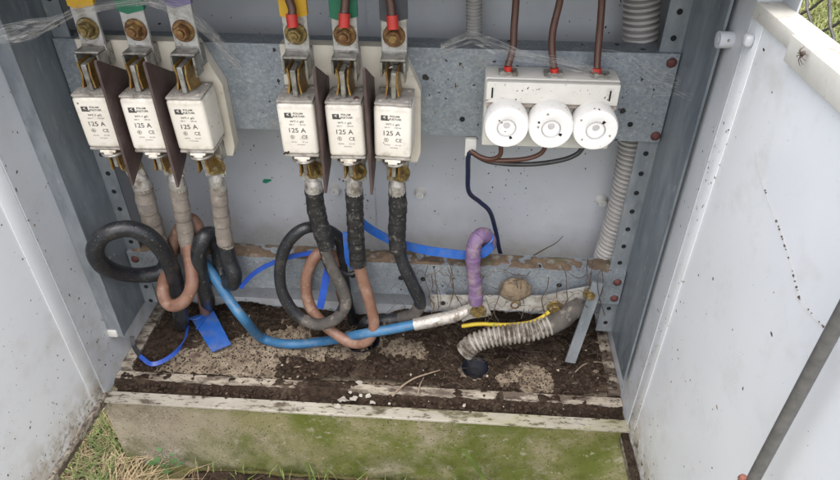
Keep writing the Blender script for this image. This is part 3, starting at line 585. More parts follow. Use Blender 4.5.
def make_fuse():
    r = bpy.data.objects.new('fuse', None); COL.objects.link(r); r.empty_display_size = 0.02
    mb = MB(); mb.box(-0.0195, 0.0195, 0, 0.042, -0.0305, 0.0285, 0.0042, 4); mb.build('body', M['ceramic'], r)
    for s in (1, -1):
        mb = MB(); z0, z1 = sorted((s*0.0282 if s > 0 else -0.0302, s*0.0315 if s > 0 else -0.0335)); mb.box(-0.0188, 0.0188, 0.001, 0.041, z0, z1, 0.0012, 2)
        for x in (-0.0135, 0.0135):
            for y in (0.008, 0.034): mb.lathe([(0, 0.0012), (0.002, 0.0009), (0.0027, 0)], 12, Matrix.Translation((x, y, s*0.0314 if s > 0 else -0.0333)) @ (Matrix() if s > 0 else Matrix.Rotation(math.pi, 4, 'X')))
        mb.build('end_plate', M['endcap'], r)
        mb = MB(); z0, z1 = sorted((s*0.0318 if s > 0 else -0.0338, s*0.060)); mb.box(-0.0028, 0.0028, 0.009, 0.031, z0, z1, 0.0008, 1); mb.build('blade', M['zinc'], r)
    mb = MB(); mb.box(-0.0050, 0.0050, 0.0005, 0.0045, -0.0405, -0.0338, 0.0008, 2); mb.box(-0.0085, 0.0085, 0.0004, 0.005, -0.0365, -0.0337, 0.0006, 1); mb.build('grip_lug', M['ceramic'], r)
    mb = MB()
    mb.poly([(-0.0118, -0.0003, 0.0145), (-0.0048, -0.0003, 0.0145), (-0.0048, -0.0003, 0.0188), (-0.0118, -0.0003, 0.0188)], [(0, 1, 2, 3)])
    text_mesh(mb, 'POLAM', 0.0098, 0.0021, 0.0023, 0.0181, bold=0.02); text_mesh(mb, 'PUŁTUSK', 0.0125, 0.0022, 0.0031, 0.0149, bold=0.02)
    mb.poly([(-0.0118, -0.0003, 0.0131), (-0.0033, -0.0003, 0.0131), (-0.0033, -0.0003, 0.0146), (-0.0118, -0.0003, 0.0146)], [(0, 1, 2, 3)])
    text_mesh(mb, 'WT-1 gG', 0.0145, 0.0028, 0.0, 0.0088, bold=0.012)
    text_mesh(mb, '500 V~', 0.0062, 0.0015, -0.0052, 0.0055); text_mesh(mb, '120 kA', 0.0068, 0.0015, 0.0056, 0.0055)
    text_mesh(mb, '125 A', 0.0175, 0.0052, -0.0004, -0.0010, bold=0.006)
    text_mesh(mb, 'CE', 0.0062, 0.0040, 0.0065, -0.0088, bold=0.004)
    for k in range(20):
        a0, a1 = k*math.pi/10, (k+1)*math.pi/10
        q = lambda a, rr: (-0.0065 + rr*math.cos(a), -0.0003, -0.0088 + rr*math.sin(a))
        mb.poly([q(a0, .0023), q(a1, .0023), q(a1, .00195), q(a0, .00195)], [(0, 1, 2, 3)])
    text_mesh(mb, 'B', 0.0018, 0.0024, -0.0065, -0.0088)
    text_mesh(mb, 'VDE 0636', 0.0062, 0.0012, -0.0056, -0.0146); text_mesh(mb, 'IEC 269', 0.0058, 0.0012, 0.006, -0.0146); text_mesh(mb, 'PN-E 06160', 0.0078, 0.0012, 0.0015, -0.0178)
    mb.build('print', M['ink'], r)
    mb = MB()
    mb.poly([(-0.0099, -0.0005, 0.0168), (-0.0070, -0.0005, 0.0152), (-0.0070, -0.0005, 0.0160), (-0.0085, -0.0005, 0.0168), (-0.0070, -0.0005, 0.0176), (-0.0070, -0.0005, 0.0184)], [(0, 1, 2, 3), (0, 3, 4, 5)])
    mb.build('logo_arrow', M['ceramic'], r)
    return r
FX = [-0.0515, -0.002, 0.047]; LX = [-0.2655, -0.2155, -0.166]; FY = 0.060; FZ = 0.380
flab = {0: 'white 125 A ceramic fuse nearest the left door, leftmost of the six', 1: 'white 125 A ceramic fuse between the two brown barriers of the left base',
        2: 'white 125 A ceramic fuse rightmost on the left base, its right side exposed', 3: 'white 125 A ceramic fuse with a chipped lower left corner, first on the middle base',
        4: 'white 125 A ceramic fuse with a red mark on its dusty top', 5: 'white 125 A ceramic fuse nearest the three round screw caps'}
proto = make_fuse()
fuses = []
for i, x in enumerate(LX + FX):
    o = proto if i == 0 else copy_tree(proto)
    o.location = (x, FY, FZ); o.rotation_euler = (R(random.uniform(-2.2, 1.5)), R(random.uniform(-1.8, 1.8)), R((1.5 if i < 3 else 0) + random.uniform(-1.5, 1.5)))
    tag(o, flab[i], 'fuse', 'white knife blade fuses in the cabinet'); fuses.append(o)
mb = MB(); mb.lathe([(0, 0.0018), (0.0022, 0.0014), (0.003, 0)], 12, Matrix.Translation((0.0128, 0.009, 0.0318))); mb.build('indicator', M['rust'], fuses[4])
mb = MB(); mb.tube([(-0.0185, -0.0006, -0.0295), (-0.016, -0.0008, -0.0272), (-0.0142, -0.0008, -0.0278), (-0.0126, -0.0007, -0.026)], 0.0009, 6, 3); mb.build('chip', M['soil'], fuses[3])

def make_base(xs, x0, x1, label, rusty):
    r = empty('fuse_holder', (0, 0, 0), label, 'fuse holder', 'three pole fuse holders on the middle rail')
    mb = MB(); y1, y0 = RY - 0.0005, 0.109
    ol = [(x0, y0, 0.318), (x1, y0, 0.318), (x1 + 0.004, y0, 0.330), (x1 + 0.004, y0, 0.405), (x1 - 0.016, y0, 0.4515), (x0, y0, 0.4515)]
    mb.prism(ol, (0, y1 - y0, 0)); mb.build('base_plate', M['base'], r)
    for i, x in enumerate(xs):
        for s in (1, -1):
            zc = FZ
            mb = MB()                                           # pair of spring leaves gripping the blade
            for sx in (-1, 1):
                P_ = [(x + sx*0.0070, FY + 0.004, zc + s*0.0345), (x + sx*0.0058, FY + 0.005, zc + s*0.041), (x + sx*0.0046, FY + 0.006, zc + s*0.050), (x + sx*0.0058, FY + 0.006, zc + s*0.062)]
                mb.tube([Vector(p) + Vector((0, 0.015, 0)) for p in P_], 1, sub=5, flat=(0.026, 0.0018), up=(0, 1, 0))
            cl = mb.build('contact_clip', M['brass'], r)
            mb = MB(); mb.box(x - 0.013, x + 0.013, FY + 0.036, 0.1085, zc + (0.050 if s > 0 else -0.062), zc + (0.072 if s > 0 else -0.040), 0.001, 1)
            if s > 0:
                mb.box(x - 0.0125, x + 0.0125, FY + 0.020, FY + 0.0355, zc + 0.067, zc + 0.0695, 0.0005, 1)
                mb.box(x + 0.0105, x + 0.0125, FY + 0.018, FY + 0.0355, zc + 0.046, zc + 0.0665); mb.box(x - 0.0125, x - 0.0105, FY + 0.018, FY + 0.0355, zc + 0.052, zc + 0.0665)
                mb.tube([(x - 0.012, FY + 0.024, zc + 0.055), (x, FY + 0.030, zc + 0.058), (x + 0.012, FY + 0.024, zc + 0.053)], 0.0013, 8, 6)
            else:
                mb.tube([(x + 0.012*math.cos(a), FY + 0.014 + 0.014*math.sin(a), zc - 0.040) for a in [k*math.pi/6 for k in range(13)]], 0.0016, 8, 2)
            mb.build('contact_block', M['zinc'], r)
        mb = MB(); mb.box(x - 0.0125, x + 0.0125, 0.0985, 0.1015, 0.298, 0.342, 0.0006, 1); mb.build('terminal_plate', M['alu'], r)
        mb = MB(); hexbolt(mb, x + 0.0035, 0.0940, 0.3125, 0.0080, 0.011, True, 0.3*i); mb.build('terminal_bolt', M['bolt'], r)
    return r
make_base(LX, -0.292, -0.146, 'cream three pole fuse holder nearest the left door', [0, 1, 1])
make_base(FX, -0.0735, 0.0685, 'cream three pole fuse holder in the middle of the rail', [0, 1, 1])

def barrier(x, label, tilt):
    mb = MB(); y0, y1 = FY - 0.010, FY + 0.0465
    mb.prism([(0, 0, -0.0705), (0, 0.034, -0.052), (0, y1 - y0, -0.030), (0, y1 - y0, 0.040), (0, 0.048, 0.044), (0, 0.002, 0.072), (0, 0.0, 0.070)], (0.0028, 0, 0))
    o = mb.build('phase_barrier', M['barrier']); o.location = (x, y0, FZ); o.rotation_euler = (0, R(tilt), 0)
    tag(o, label, 'barrier', 'brown barrier plates between the fuses')
barrier(-0.2430, 'dark brown barrier plate beside the leftmost fuse', 0.6); barrier(-0.1930, 'dark brown barrier plate left of the fuse with an exposed right side', -0.4)
barrier(-0.0275, 'dark brown barrier plate right of the chipped fuse', 0.5); barrier(0.0215, 'dark brown barrier plate left of the fuse nearest the screw caps', -0.5)

# busbar straps ---------------------------------------------------------------------------
def strap(x, tape, rusty, label, wrapz, lean):
    r = empty('busbar_strap', (x, 0.0965, 0.448), label, 'busbar', 'aluminium straps above the fuses')
    mb = MB(); mb.box(-0.0128, 0.0128, 0, 0.0035, 0, 0.104, 0.0006, 1); mb.build('strap', M['alu'], r)
    if tape:
        mb = MB(); z0 = wrapz
        ol = [(-0.0137, -0.0008, z0 + 0.002), (-0.004, -0.0010, z0 - 0.001), (0.0137, -0.0008, z0 + 0.0035), (0.0139, -0.0008, 0.1), (-0.0139, -0.0008, 0.1)]
        mb.prism(ol, (0, 0.0053, 0)); mb.build('tape', M[tape], r)
    mb = MB(); hexbolt(mb, 0, -0.0006, 0.0195, 0.0080, 0.0090, True, lean); o = mb.build('bolt', M['bolt_rust' if rusty else 'bolt'], r)
    mb = MB(); mb.lathe([(0, 0.0118), (0.0038, 0.0116), (0.0044, 0.0085)], 16, FRONT(0, -0.0006, 0.0195)); mb.build('thread_end', M['bolt_rust' if rusty else 'bolt'], o)
    r.rotation_euler = (0, R(0), 0)
strap(-0.2655, 'yellow_tape', False, 'aluminium strap wrapped in yellow tape above the leftmost fuse', 0.040, 0.1)
strap(-0.2155, 'green_tape', True, 'aluminium strap wrapped in green tape above the left base', 0.036, 0.4)
strap(-0.166, 'violet_tape', True, 'aluminium strap with violet tape and a very rusty bolt', 0.043, 0.7)
strap(-0.0515, 'yellow_tape', False, 'aluminium strap with yellow tape and a red tipped wire on its bolt', 0.0345, 0.2)
strap(-0.002, 'green_tape', True, 'aluminium strap with green tape and a red tipped wire on its bolt', 0.034, 0.5)
strap(0.047, 'slate_tape', True, 'aluminium strap with dark slate tape and a red tipped wire on its bolt', 0.033, 0.9)

# ================================================================== CABLES
def wob(r, a=0.0, wl=0.018, ph=0.0):
    return lambda l, L: r * (1 + a * math.sin(2*math.pi*l/wl + ph) + 0.6*a*math.sin(2*math.pi*l/(wl*0.43) + 1.3 + ph))
def wrap(r, pitch=0.014, ph=0.0):        # overlapping turns of tape
    return lambda l, L: r * (0.96 + 0.10 * (((l / pitch + ph) % 1.0) ** 0.7) + 0.03*math.sin(l*190 + ph*9))
def px(pts): return [at(*p) for p in pts]
def cable(name, label, cat, group=None): return empty(name, (0, 0, 0), label, cat, group)
GC = 'power cables hanging from the fuse bases'
def lug_mesh(parent, top, bot, wid, r, mat='lug'):
    mb = MB(); t = Vector(top); b_ = Vector(bot); d = b_ - t
    mb.tube([t, t + d*0.40, t + d*0.62], 1, sub=4, flat=(0.0042, wid), up=(0, 1, 0), cap=True)
    mb.tube([t + d*0.50, t + d*0.68, t + d*0.85, b_], [r*0.45, r*1.0, r*1.08, r*1.08], 16, 5)
    mb.build('lug', M[mat], parent)
def fuse_cable(label, x, sleeve, sl_mat, sl_r, body, mat, r, lugz=(0.300, 0.262), end=None):
    c = cable('power_cable', label, 'cable', GC)
    s0 = Vector(sleeve[0]); lug_mesh(c, (x, 0.0962, 0.328), s0 + Vector((0, 0, -0.004)), 0.0225, sl_r*0.92)
    mb = MB(); mb.tube(sleeve, wrap(sl_r, 0.0125 if sl_mat == 'tape_black' else 0.0165, x*9), 20, 26); mb.build('tape_sleeve', M[sl_mat], c)
    if end: mb = MB(); mb.tube(end[0], wob(end[1], 0.02), 16, 8); mb.build('shrink_sleeve', M[end[2]], c)
    mb = MB(); ph = x*77
    mb.tube(body, (lambda l, L: r * (1 + 0.035*math.sin(l*63 + ph) + 0.02*math.sin(l*171 + 2*ph))), 20, 12); mb.build('sheath', M[mat], c); return c
# left group
fuse_cable('grey taped cable with a thick black loop in front of the left post', LX[0],
    px([(143, 186, .100), (147, 205, .102), (154, 228, .104), (160, 246, .106)]), 'tape_grey', 0.0112,
    px([(160, 240, .106), (167, 258, .108), (160, 272, .100), (133, 275, .080), (105, 267, .052), (95, 250, .044), (106, 234, .046), (131, 229, .056), (154, 241, .064), (170, 264, .078), (177, 290, .098), (181, 318, .112)])
    + [atz(183, 330, -0.03)], 'black_cable', 0.0102)
fuse_cable('grey taped cable ending in a brown loop on the left base', LX[1],
    px([(178, 186, .100), (181, 205, .101), (185, 228, .102), (187, 243, .102)]), 'tape_grey', 0.0100,
    px([(187, 240, .102), (190, 262, .092), (192, 284, .078), (184, 301, .068), (170, 305, .068), (163, 291, .076), (168, 264, .108), (178, 232, .124), (190, 219, .122), (199, 232, .120), (201, 265, .120), (204, 300, .128)])
    + [atz(207, 322, -0.03)], 'brown_cable', 0.0082, end=(px([(187, 241, .102), (188, 252, .101)]), 0.0092, 'tape_grey'))
fuse_cable('grey taped cable with a black looping tail at the right end of the left base', LX[2],
    px([(218, 186, .100), (220, 205, .101), (223, 228, .102), (225, 242, .102)]), 'tape_grey', 0.0098,
    px([(225, 244, .102), (229, 260, .100), (234, 274, .096), (232, 284, .100), (222, 276, .118), (219, 252, .128), (213, 235, .118), (204, 237, .102), (198, 256, .096), (202, 280, .098), (207, 298, .112)])
    + [atz(209, 313, -0.03)], 'black_cable', 0.0100, end=(px([(225, 240, .102), (227, 251, .102)]), 0.0098, 'conduit_white'))
# middle group
fuse_cable('black taped cable with a large black and grey loop on the middle base', FX[0],
    px([(314, 190, .100), (316, 208, .101), (321, 228, .101), (327, 247, .100)]), 'tape_black', 0.0108,
    px([(325, 250, .100), (331, 268, .098), (342, 288, .094), (345, 304, .090), (336, 318, .088), (318, 324, .086), (298, 316, .088), (283, 294, .092), (280, 268, .096), (287, 244, .098), (303, 229, .102), (322, 228, .116), (340, 240, .126), (343, 265, .128), (346, 295, .126)])
    + [atz(356, 330, -0.03)], 'black_cable', 0.0076, end=(px([(324, 244, .100), (328, 258, .099), (333, 270, .097), (342, 288, .0935), (345.5, 304, .0895), (336, 318.5, .0875), (318, 324.5, .0855), (301, 318.5, .0875)]), 0.0080, 'grey_cable'))
fuse_cable('black taped cable turning into a pinkish brown loop on the middle base', FX[1],
    px([(354, 190, .100), (355, 210, .101), (356, 238, .101), (358, 264, .100)]), 'tape_black', 0.0103,
    px([(358, 262, .100), (363, 280, .096), (370, 304, .090), (374, 326, .084), (366, 341, .080), (350, 342, .084), (328, 328, .094), (311, 308, .102), (306, 286, .106), (309, 268, .110), (319, 253, .116), (331, 255, .124), (338, 280, .128)])
    + [atz(350, 325, -0.03)], 'brown_cable', 0.0076)
fuse_cable('black taped cable bending right into a muddy black loop on the middle base', FX[2],
    px([(397, 190, .100), (398, 210, .101), (397, 232, .101), (398, 250, .100)]), 'tape_black', 0.0106,
    px([(398, 247, .100), (404, 266, .098), (413, 285, .096), (420, 302, .098), (414, 314, .104), (398, 319, .108), (380, 321, .108), (366, 322, .108)])
    + [atz(362, 330, -0.03)], 'black_cable', 0.0083, end=(px([(420, 305, .0985), (414, 314, .104), (398, 319, .108), (384, 321, .108)]), 0.0086, 'grey_cable'))
# blue neutral cable with aluminium lug
nc = cable('neutral_cable', 'bright blue cable crossing the floor to a pale metal lug on the bar', 'cable')
mb = MB(); mb.tube(px([(203, 262, .116), (211, 272, .110), (221, 287, .102), (230, 301, .094), (244, 319, .084)]) + [atz(262, 338, .010), atz(290, 344, .009), atz(325, 341, .011)] + px([(362, 334, .082), (392, 329, .086), (417, 324, .090)]), 0.0068, 18, 12); mb.build('sheath', M['blue_cable'], nc)
mb = MB(); q = px([(414, 324.5, .0895), (432, 321, .092), (450, 317, .095), (460, 314, .098), (468, 311, .100)]); mb.tube(q, [0.0085, 0.0088, 0.0086, 0.0078, 0.0050], 16, 6)
pe = at(489, 308, .106); mb.tube([at(460, 315, .099), at(470, 311.5, .103), at(480, 310, .1055), pe], 1, sub=4, flat=(0.024, 0.004), up=(0, 0, 1)); mb.build('lug', M['lug'], nc)
# purple taped tail
pc = cable('taped_cable_end', 'purple taped cable end hooked over the blue band above the bar', 'cable')
mb = MB(); mb.tube(px([(476, 303, .104), (475, 285, .106), (473, 262, .106), (474, 245, .108), (481, 235, .116), (488, 238, .124), (489, 246, .128)]), wrap(0.0092, 0.015), 20, 22); mb.build('tape_wrap', M['purple'], pc)
mb = MB(); mb.tube(px([(476, 302, .104), (477, 308, .108), (477, 311, .110)]), 0.0056, 14, 6); mb.build('core', M['grey_cable'], pc)
# flat blue bands
def band(label, pts, wid, mat, name='blue_band', up=(0, 0, 1)):
    mb = MB(); mb.tube(px(pts), 1, sub=8, flat=(wid, 0.0016), up=up); return tag(mb.build(name, M[mat]), label, 'band')
band('broad bright blue plastic band running behind the middle cables to the purple end', [(355, 216, .150), (366, 226, .146), (382, 236, .140), (398, 243, .134), (420, 249, .122), (445, 253, .116), (468, 255, .117), (484, 252, .112), (492, 242, .116), (489, 232, .130)], 0.0135, 'blue_band')
band('narrow dark blue band arching from the left cables to the brown loop', [(240, 288, .095), (252, 275, .104), (268, 265, .110), (290, 257, .112), (312, 253, .114), (326, 254, .118)], 0.0062, 'blue_dark')
band('short blue strap hanging below the big black loop', [(330, 262, .104), (326, 278, .104), (323, 294, .102), (320, 308, .100)], 0.0095, 'blue_dark', up=(1, 0, 0))
band('short bright blue strap standing between the black taped cables', [(346, 232, .112), (347, 246, .112), (349, 262, .112), (356, 268, .112)], 0.0085, 'blue_band', up=(1, 0, 0))
mb = MB(); mb.tube(px([(337, 268, .118), (346, 274, .110), (356, 272, .110), (362, 264, .118)]), 0.0032, 10, 6); tag(mb.build('cable_ring', M['black_cable']), 'black ring around the cables behind the middle taped cable', 'ring')
# blue tag with its loop
tg = empty('cable_tag', (0, 0, 0), 'flat blue cable tag with a blue loop resting on the soil at the left', 'cable tag')
mb = MB(); c0, c1, c2, c3 = atz(190, 317, .022), atz(214, 311, .024), atz(231, 344, .006), atz(212, 352, .005)
nn = (c1 - c0).cross(c3 - c0).normalized() * 0.0018; mb.prism([c0, c1, c2, c3], nn); mb.build('plate', M['blue_band'], tg)
mb = MB(); mb.tube([atz(186, 312, .024), atz(187, 330, .020), atz(181, 346, .014), atz(168, 358, .010), atz(152, 364, .010), atz(140, 356, .013)], 1, sub=8, flat=(0.0060, 0.0014), up=(0.3, 0.8, 0.6)); mb.build('loop', M['blue_dark'], tg)
mb = MB(); mb.tube([atz(140, 356, .013), atz(134, 346, .020), atz(132, 336, .03)], 1, sub=8, flat=(0.006, 0.0014), up=(0.3, 0.8, 0.6)); mb.build('loop_tail', M['black_cable'], tg)
mb = MB(); mb.tube([atz(184, 318, .023), atz(196, 319, .025), atz(206, 313, .026), atz(213, 306, .028)], 0.0014, 8, 6); mb.tube([atz(196, 329, .021), atz(205, 318, .024), atz(214, 307, .028)], 0.0009, 8, 6); mb.build('tie', M['blue_band'], tg)

# ================================================================== SCREW FUSE HOLDER
hx0, hx1, hz0, hz1, hy = 0.1400, 0.2745, 0.3515, 0.4290, 0.092
hd = empty('screw_fuse_holder', ((hx0 + hx1)/2, RY, hz0), 'off white block with three round porcelain screw caps on the middle rail', 'fuse holder')
off = Vector(hd.location)
def L_(x, y, z): return Vector((x, y, z)) - off
mb = MB(); a = L_(hx0, hy, hz0); c = L_(hx1, RY - 0.0005, hz1); mb.box(a.x, c.x, a.y, c.y, a.z, c.z, 0.0016, 2); mb.build('housing', M['holder'], hd)
mb = MB(); a = L_(hx0 + 0.001, hy - 0.009, 0.4055); c = L_(hx1 - 0.001, hy - 0.0002, hz1 - 0.001); mb.box(a.x, c.x, a.y, c.y, a.z, c.z, 0.0012, 2); tc = mb.build('terminal_cover', M['holder'], hd)
for x in (hx0 + 0.007, hx1 - 0.010): mb = MB(); a = L_(x, hy - 0.0096, 0.411); mb.box(a.x - 0.0008, a.x + 0.0008, a.y, a.y + 0.0004, a.z, a.z + 0.011); mb.build('slot', M['hole'], tc)
mb = MB(); a = L_(hx0 + 0.0005, hy - 0.0050, 0.4000); c = L_(hx1 - 0.0005, hy - 0.0002, 0.4050); mb.box(a.x, c.x, a.y, c.y, a.z, c.z); mb.build('ledge', M['holder_line'], hd)
for i, (pxx, pyy, ang) in enumerate(((506.5, 127.5, -65), (551, 128.5, -30), (595.5, 130, 55))):
    p = at(pxx, pyy, hy - 0.0285); p = L_(p.x, hy, p.z)
    mb = MB(); mb.lathe([(0.0215, 0), (0.0215, 0.012), (0.0205, 0.013), (0.0205, 0)], 40, FRONT(p.x, p.y, p.z)); mb.build('socket_ring', M['hole' if 0 else 'zinc'], hd)
    mb = MB(); mb.lathe([(0.0226, 0.008), (0.0231, 0.012), (0.0229, 0.0265), (0.0214, 0.0296), (0.0185, 0.0302), (0.0100, 0.0302), (0.0092, 0.0296), (0.0092, 0.0284), (0, 0.0284)], 48, FRONT(p.x, p.y, p.z)); cp = mb.build('screw_cap', M['porcelain'], hd)
    mb = MB(); mb.lathe([(0, 0.0292), (0.0030, 0.0291), (0.0036, 0.0284)], 24, FRONT(p.x, p.y, p.z + 0.0025)); mb.lathe([(0.0086, 0.0285), (0.0087, 0.0289), (0.0092, 0.0301), (0.0096, 0.0304), (0.0100, 0.0303)], 32, FRONT(p.x, p.y, p.z)); mb.build('window', M['cap_face'], cp)
    mb = MB(); a = R(ang); u = Vector((math.cos(a), 0, math.sin(a))); v_ = Vector((-u.z, 0, u.x)); c_ = Vector((p.x, p.y - 0.0304, p.z))
    mb.prism([c_ + u*0.0096 + v_*0.0011, c_ + u*0.0096 - v_*0.0011, c_ + u*0.0128 - v_*0.0016, c_ + u*0.0128 + v_*0.0016], (0, -0.0003, 0)); mb.build('key_notch', M['hole'], cp)
for x in (0.1630, 0.2090, 0.2560):
    p = L_(x, 0.098, hz1); mb = MB(); mb.box(p.x - 0.010, p.x + 0.009, p.y, p.y + 0.012, p.z - 0.0002, p.z + 0.0035, 0.0006, 1); mb.cyl((p.x - 0.006, p.y + 0.001, p.z + 0.003), (p.x - 0.006, p.y - 0.004, p.z + 0.003), 0.003, 10); mb.cyl((p.x + 0.006, p.y + 0.001, p.z + 0.003), (p.x + 0.006, p.y - 0.004, p.z + 0.003), 0.003, 10)
    mb.build('terminal', M['zinc'], hd)

flakes(hd, 60, L_(hx0 + 0.002, hy - 0.0091, 0.407), (1, 0, 0), (0, 0, 1), 0.128, 0.020, 31, 0.0002, 0.0009, 3)
# thin wires -------------------------------------------------------------------------------
def wire(label, pts, r, mat, ferr=None, name='wire', group=None):
    c = empty(name, (0, 0, 0), label, 'wire', group); mb = MB(); mb.tube(px(pts), r, 12, 10); mb.build('insulation', M[mat], c)
    if ferr: mb = MB(); mb.tube(px(ferr[0]), ferr[1], 14, 4); mb.build('ferrule', M['red'], c)
GW = 'brown wires coming down to the screw fuse holder'
wire('brown wire dropping to the left terminal of the screw fuse holder', [(517, -40, .118), (516, 0, .116), (514, 28, .112), (513, 48, .108), (508, 66, .103)], 0.0036, 'brown_wire', ([(508, 66, .103), (508, 79, .102)], 0.0044), group=GW)
wire('brown wire bowing to the middle terminal of the screw fuse holder', [(566, -40, .118), (560, 0, .116), (553, 30, .112), (552, 50, .108), (554, 68, .103)], 0.0036, 'brown_wire', ([(554, 68, .103), (554.5, 80, .102)], 0.0044), group=GW)
wire('brown wire ending in a cobwebbed red sleeve at the right terminal', [(604, -40, .118), (602, 0, .116), (600, 28, .112), (598, 50, .108), (597, 68, .103)], 0.0036, 'brown_wire', ([(597, 68, .103), (596, 79, .102)], 0.0044), group=GW)
GT = 'brown wires tapped onto the strap bolts'
for i, (label, pts, f) in enumerate((('brown wire with a red sleeve on the yellow taped strap of the middle base', [(284, -40, .092), (287, -8, .092), (292, 8, .090), (292, 16, .088)], [(291.5, 14, .0885), (293, 27, .0865)]),
        ('brown wire with a red sleeve on the green taped strap of the middle base', [(345, -40, .092), (346, -10, .092), (345, 6, .090), (344, 16, .088)], [(344.5, 13, .0885), (344, 27, .0865)]),
        ('brown wire with a red sleeve on the slate taped strap of the middle base', [(384, -40, .092), (388, -10, .092), (391, 6, .090), (392, 17, .088)], [(392, 15, .0885), (393, 29, .0865)]))):
    wire(label, pts, 0.0042, 'brown_wire', (f, 0.0056), group=GT)
mb = MB(); c = at(470, 150, .126); mb.box(c.x - 0.006, c.x + 0.007, c.y - 0.004, c.y + 0.006, c.z - 0.007, c.z + 0.016, 0.0015, 2); tag(mb.build('cable_clip', M['plastic_white']), 'small white clip holding the wires under the middle rail', 'clip')
wire('thin brown wire from the left screw cap to the white clip', [(501, 146, .108), (500, 155, .108), (492, 159, .110), (481, 157, .114), (471, 151, .120)], 0.0026, 'brown_wire', group='wires under the screw fuse holder')
wire('thin brown wire from the middle screw cap to the white clip', [(546, 146, .108), (540, 154, .108), (525, 159, .108), (500, 160.5, .110), (484, 159, .114), (472, 152, .120)], 0.0026, 'brown_wire', group='wires under the screw fuse holder')
wire('black wire from the right screw cap to the white clip', [(583, 147, .108), (577, 154, .108), (562, 160, .108), (535, 164, .108), (508, 164, .110), (487, 161, .114), (472, 153, .120)], 0.0027, 'black_wire', group='wires under the screw fuse holder')
wire('navy and black wire hanging from the white clip down the back wall', [(472, 151, .122), (468.5, 156, .124), (468, 172, .140), (469, 192, .160), (480, 202, .172), (490, 212, .178), (496, 232, .184), (499, 248, .186), (503, 262, .186), (505, 270, .18)], 0.0030, 'navy_wire', name='hanging_wire')
wire('yellow and green earth wire curving under the pale bar', [(462, 326, .105), (480, 324, .104), (505, 325, .100), (528, 323, .098), (541, 318, .100), (549, 312, .106)], 0.0030, 'yg', name='earth_wire')

# ================================================================== CONDUITS
def corr(name, label, pts, r, pitch, mat, amp=0.10, n=24, dens=0.0012, bands=()):
    mb = MB(); P_ = px(pts)
    ln = sum((b_ - a).length for a, b_ in zip(P_, P_[1:])); sub = max(8, int(ln / (len(P_) - 1) / dens))
    mb.tube(P_, lambda l, L: r * (1 + amp * max(-2.0, min(0.5, 0.3 + 2.6*math.sin(2*math.pi*l/pitch)))), n, sub)
    return tag(mb.build(name, M[mat]), label, 'conduit')
corr('corrugated_conduit', 'grey corrugated conduit running down behind the right end of the middle rail', [(643, -40, .175), (642, 0, .175), (640, 45, .172), (636, 120, .170), (632, 165, .168), (621, 215, .168), (605, 268, .168), (597, 290, .168)], 0.0182, 0.0064, 'conduit', 0.14, dens=0.0008)
corr('corrugated_conduit', 'thin grey corrugated conduit behind the big cobweb in the upper middle', [(474, -40, .190), (474, 0, .190), (474, 25, .190), (474, 60, .190)], 0.0088, 0.0038, 'conduit', 0.08, 18, 0.0006)
corr('corrugated_conduit', 'dirty white corrugated conduit lying on the soil under the pale bar', [(464, 352, .074), (474, 343, .078), (492, 337, .082), (512, 334, .084), (532, 331, .088), (550, 325, .094)], 0.0130, 0.0060, 'conduit_white', 0.11, 22, 0.0008)
mb = MB(); mb.tube(px([(548, 326, .094), (560, 320, .100), (572, 310, .108), (580, 300, .116)]), wob(0.0132, 0.03), 20, 12); tag(mb.build('grey_pipe_end', M['grey_cable']), 'smooth grey pipe continuing from the white corrugated conduit', 'pipe')

# ================================================================== NEUTRAL BAR AND BITS
nb = empty('neutral_bar', (0, 0, 0), 'pale flat metal bar bolted in front of the lower rail', 'bar')
mb = MB(); ya, yb = 0.110, 0.1135
top = [at(431, 296, ya), at(487, 297, ya), at(546, 297, ya), at(560, 293, ya), at(592, 287, ya)]; bot = [at(592, 299, ya), at(562, 307, ya), at(546, 311, ya), at(487, 310, ya), at(431, 309, ya)]
mb.prism(top + bot, (0, 0.0035, 0)); mb.build('bar', M['alu'], nb)
for pxx, pyy, y_, rr in ((478, 311, .1025, .0078), (555, 307, .1098, .0078), (590, 294, .1040, .0062)):
    c = at(pxx, pyy, y_); mb = MB(); hexbolt(mb, c.x, c.y, c.z, rr, 0.007, True, pxx*0.1); mb.build('bolt', M['bolt'], nb)
mb = MB(); c = at(443, 303, ya); mb.lathe([(0, 0.0006), (0.0035, 0.0006), (0.0035, 0)], 14, FRONT(c.x, ya - 0.0001, c.z)); mb.build('hole', M['hole'], nb)
mb = MB(); c = at(515, 305, ya); mb.lathe([(0.0040, 0.0006), (0.0062, 0.0006), (0.0062, 0)], 18, FRONT(c.x, ya - 0.0001, c.z)); mb.build('rust_ring', M['bolt_rust'], nb)
for x in (0.10, 0.245):
    mb = MB(); mb.box(x - 0.006, x + 0.006, 0.1138, RY - 0.0004, 0.1035, 0.112); mb.build('spacer', M['galv'], nb)
mb = MB(); a = at(597, 286, .105); b_ = at(570, 362, .088); d = b_ - a
mb.tube([a + Vector((0, 0, .006)), a + d*0.3, a + d*0.92, b_], 1, sub=3, flat=(0.0142, 0.003), up=(1, 0, 0)); tag(mb.build('steel_strip', M['galv_mid']), 'flat galvanised strip slanting from the pale bar down to the soil', 'strip')
mb = MB(); c = at(515, 287, .118); b = bmesh.new(); bmesh.ops.create_icosphere(b, subdivisions=4, radius=1)
for v in b.verts:
    n_ = 1 + 0.10*noise.noise(v.co*2.2) + 0.05*noise.noise(v.co*6); v.co = Vector((v.co.x*0.0205*n_, v.co.y*0.010*n_, v.co.z*0.0195*n_ * (1 if v.co.z > 0 else 0.9)))
mb.merge(b, Matrix.Translation((c.x, c.y - 0.006, c.z)), True); tag(mb.build('tan_lump', M['lump']), 'rounded tan lump wedged between the pale bar and the lower rail', 'lump')
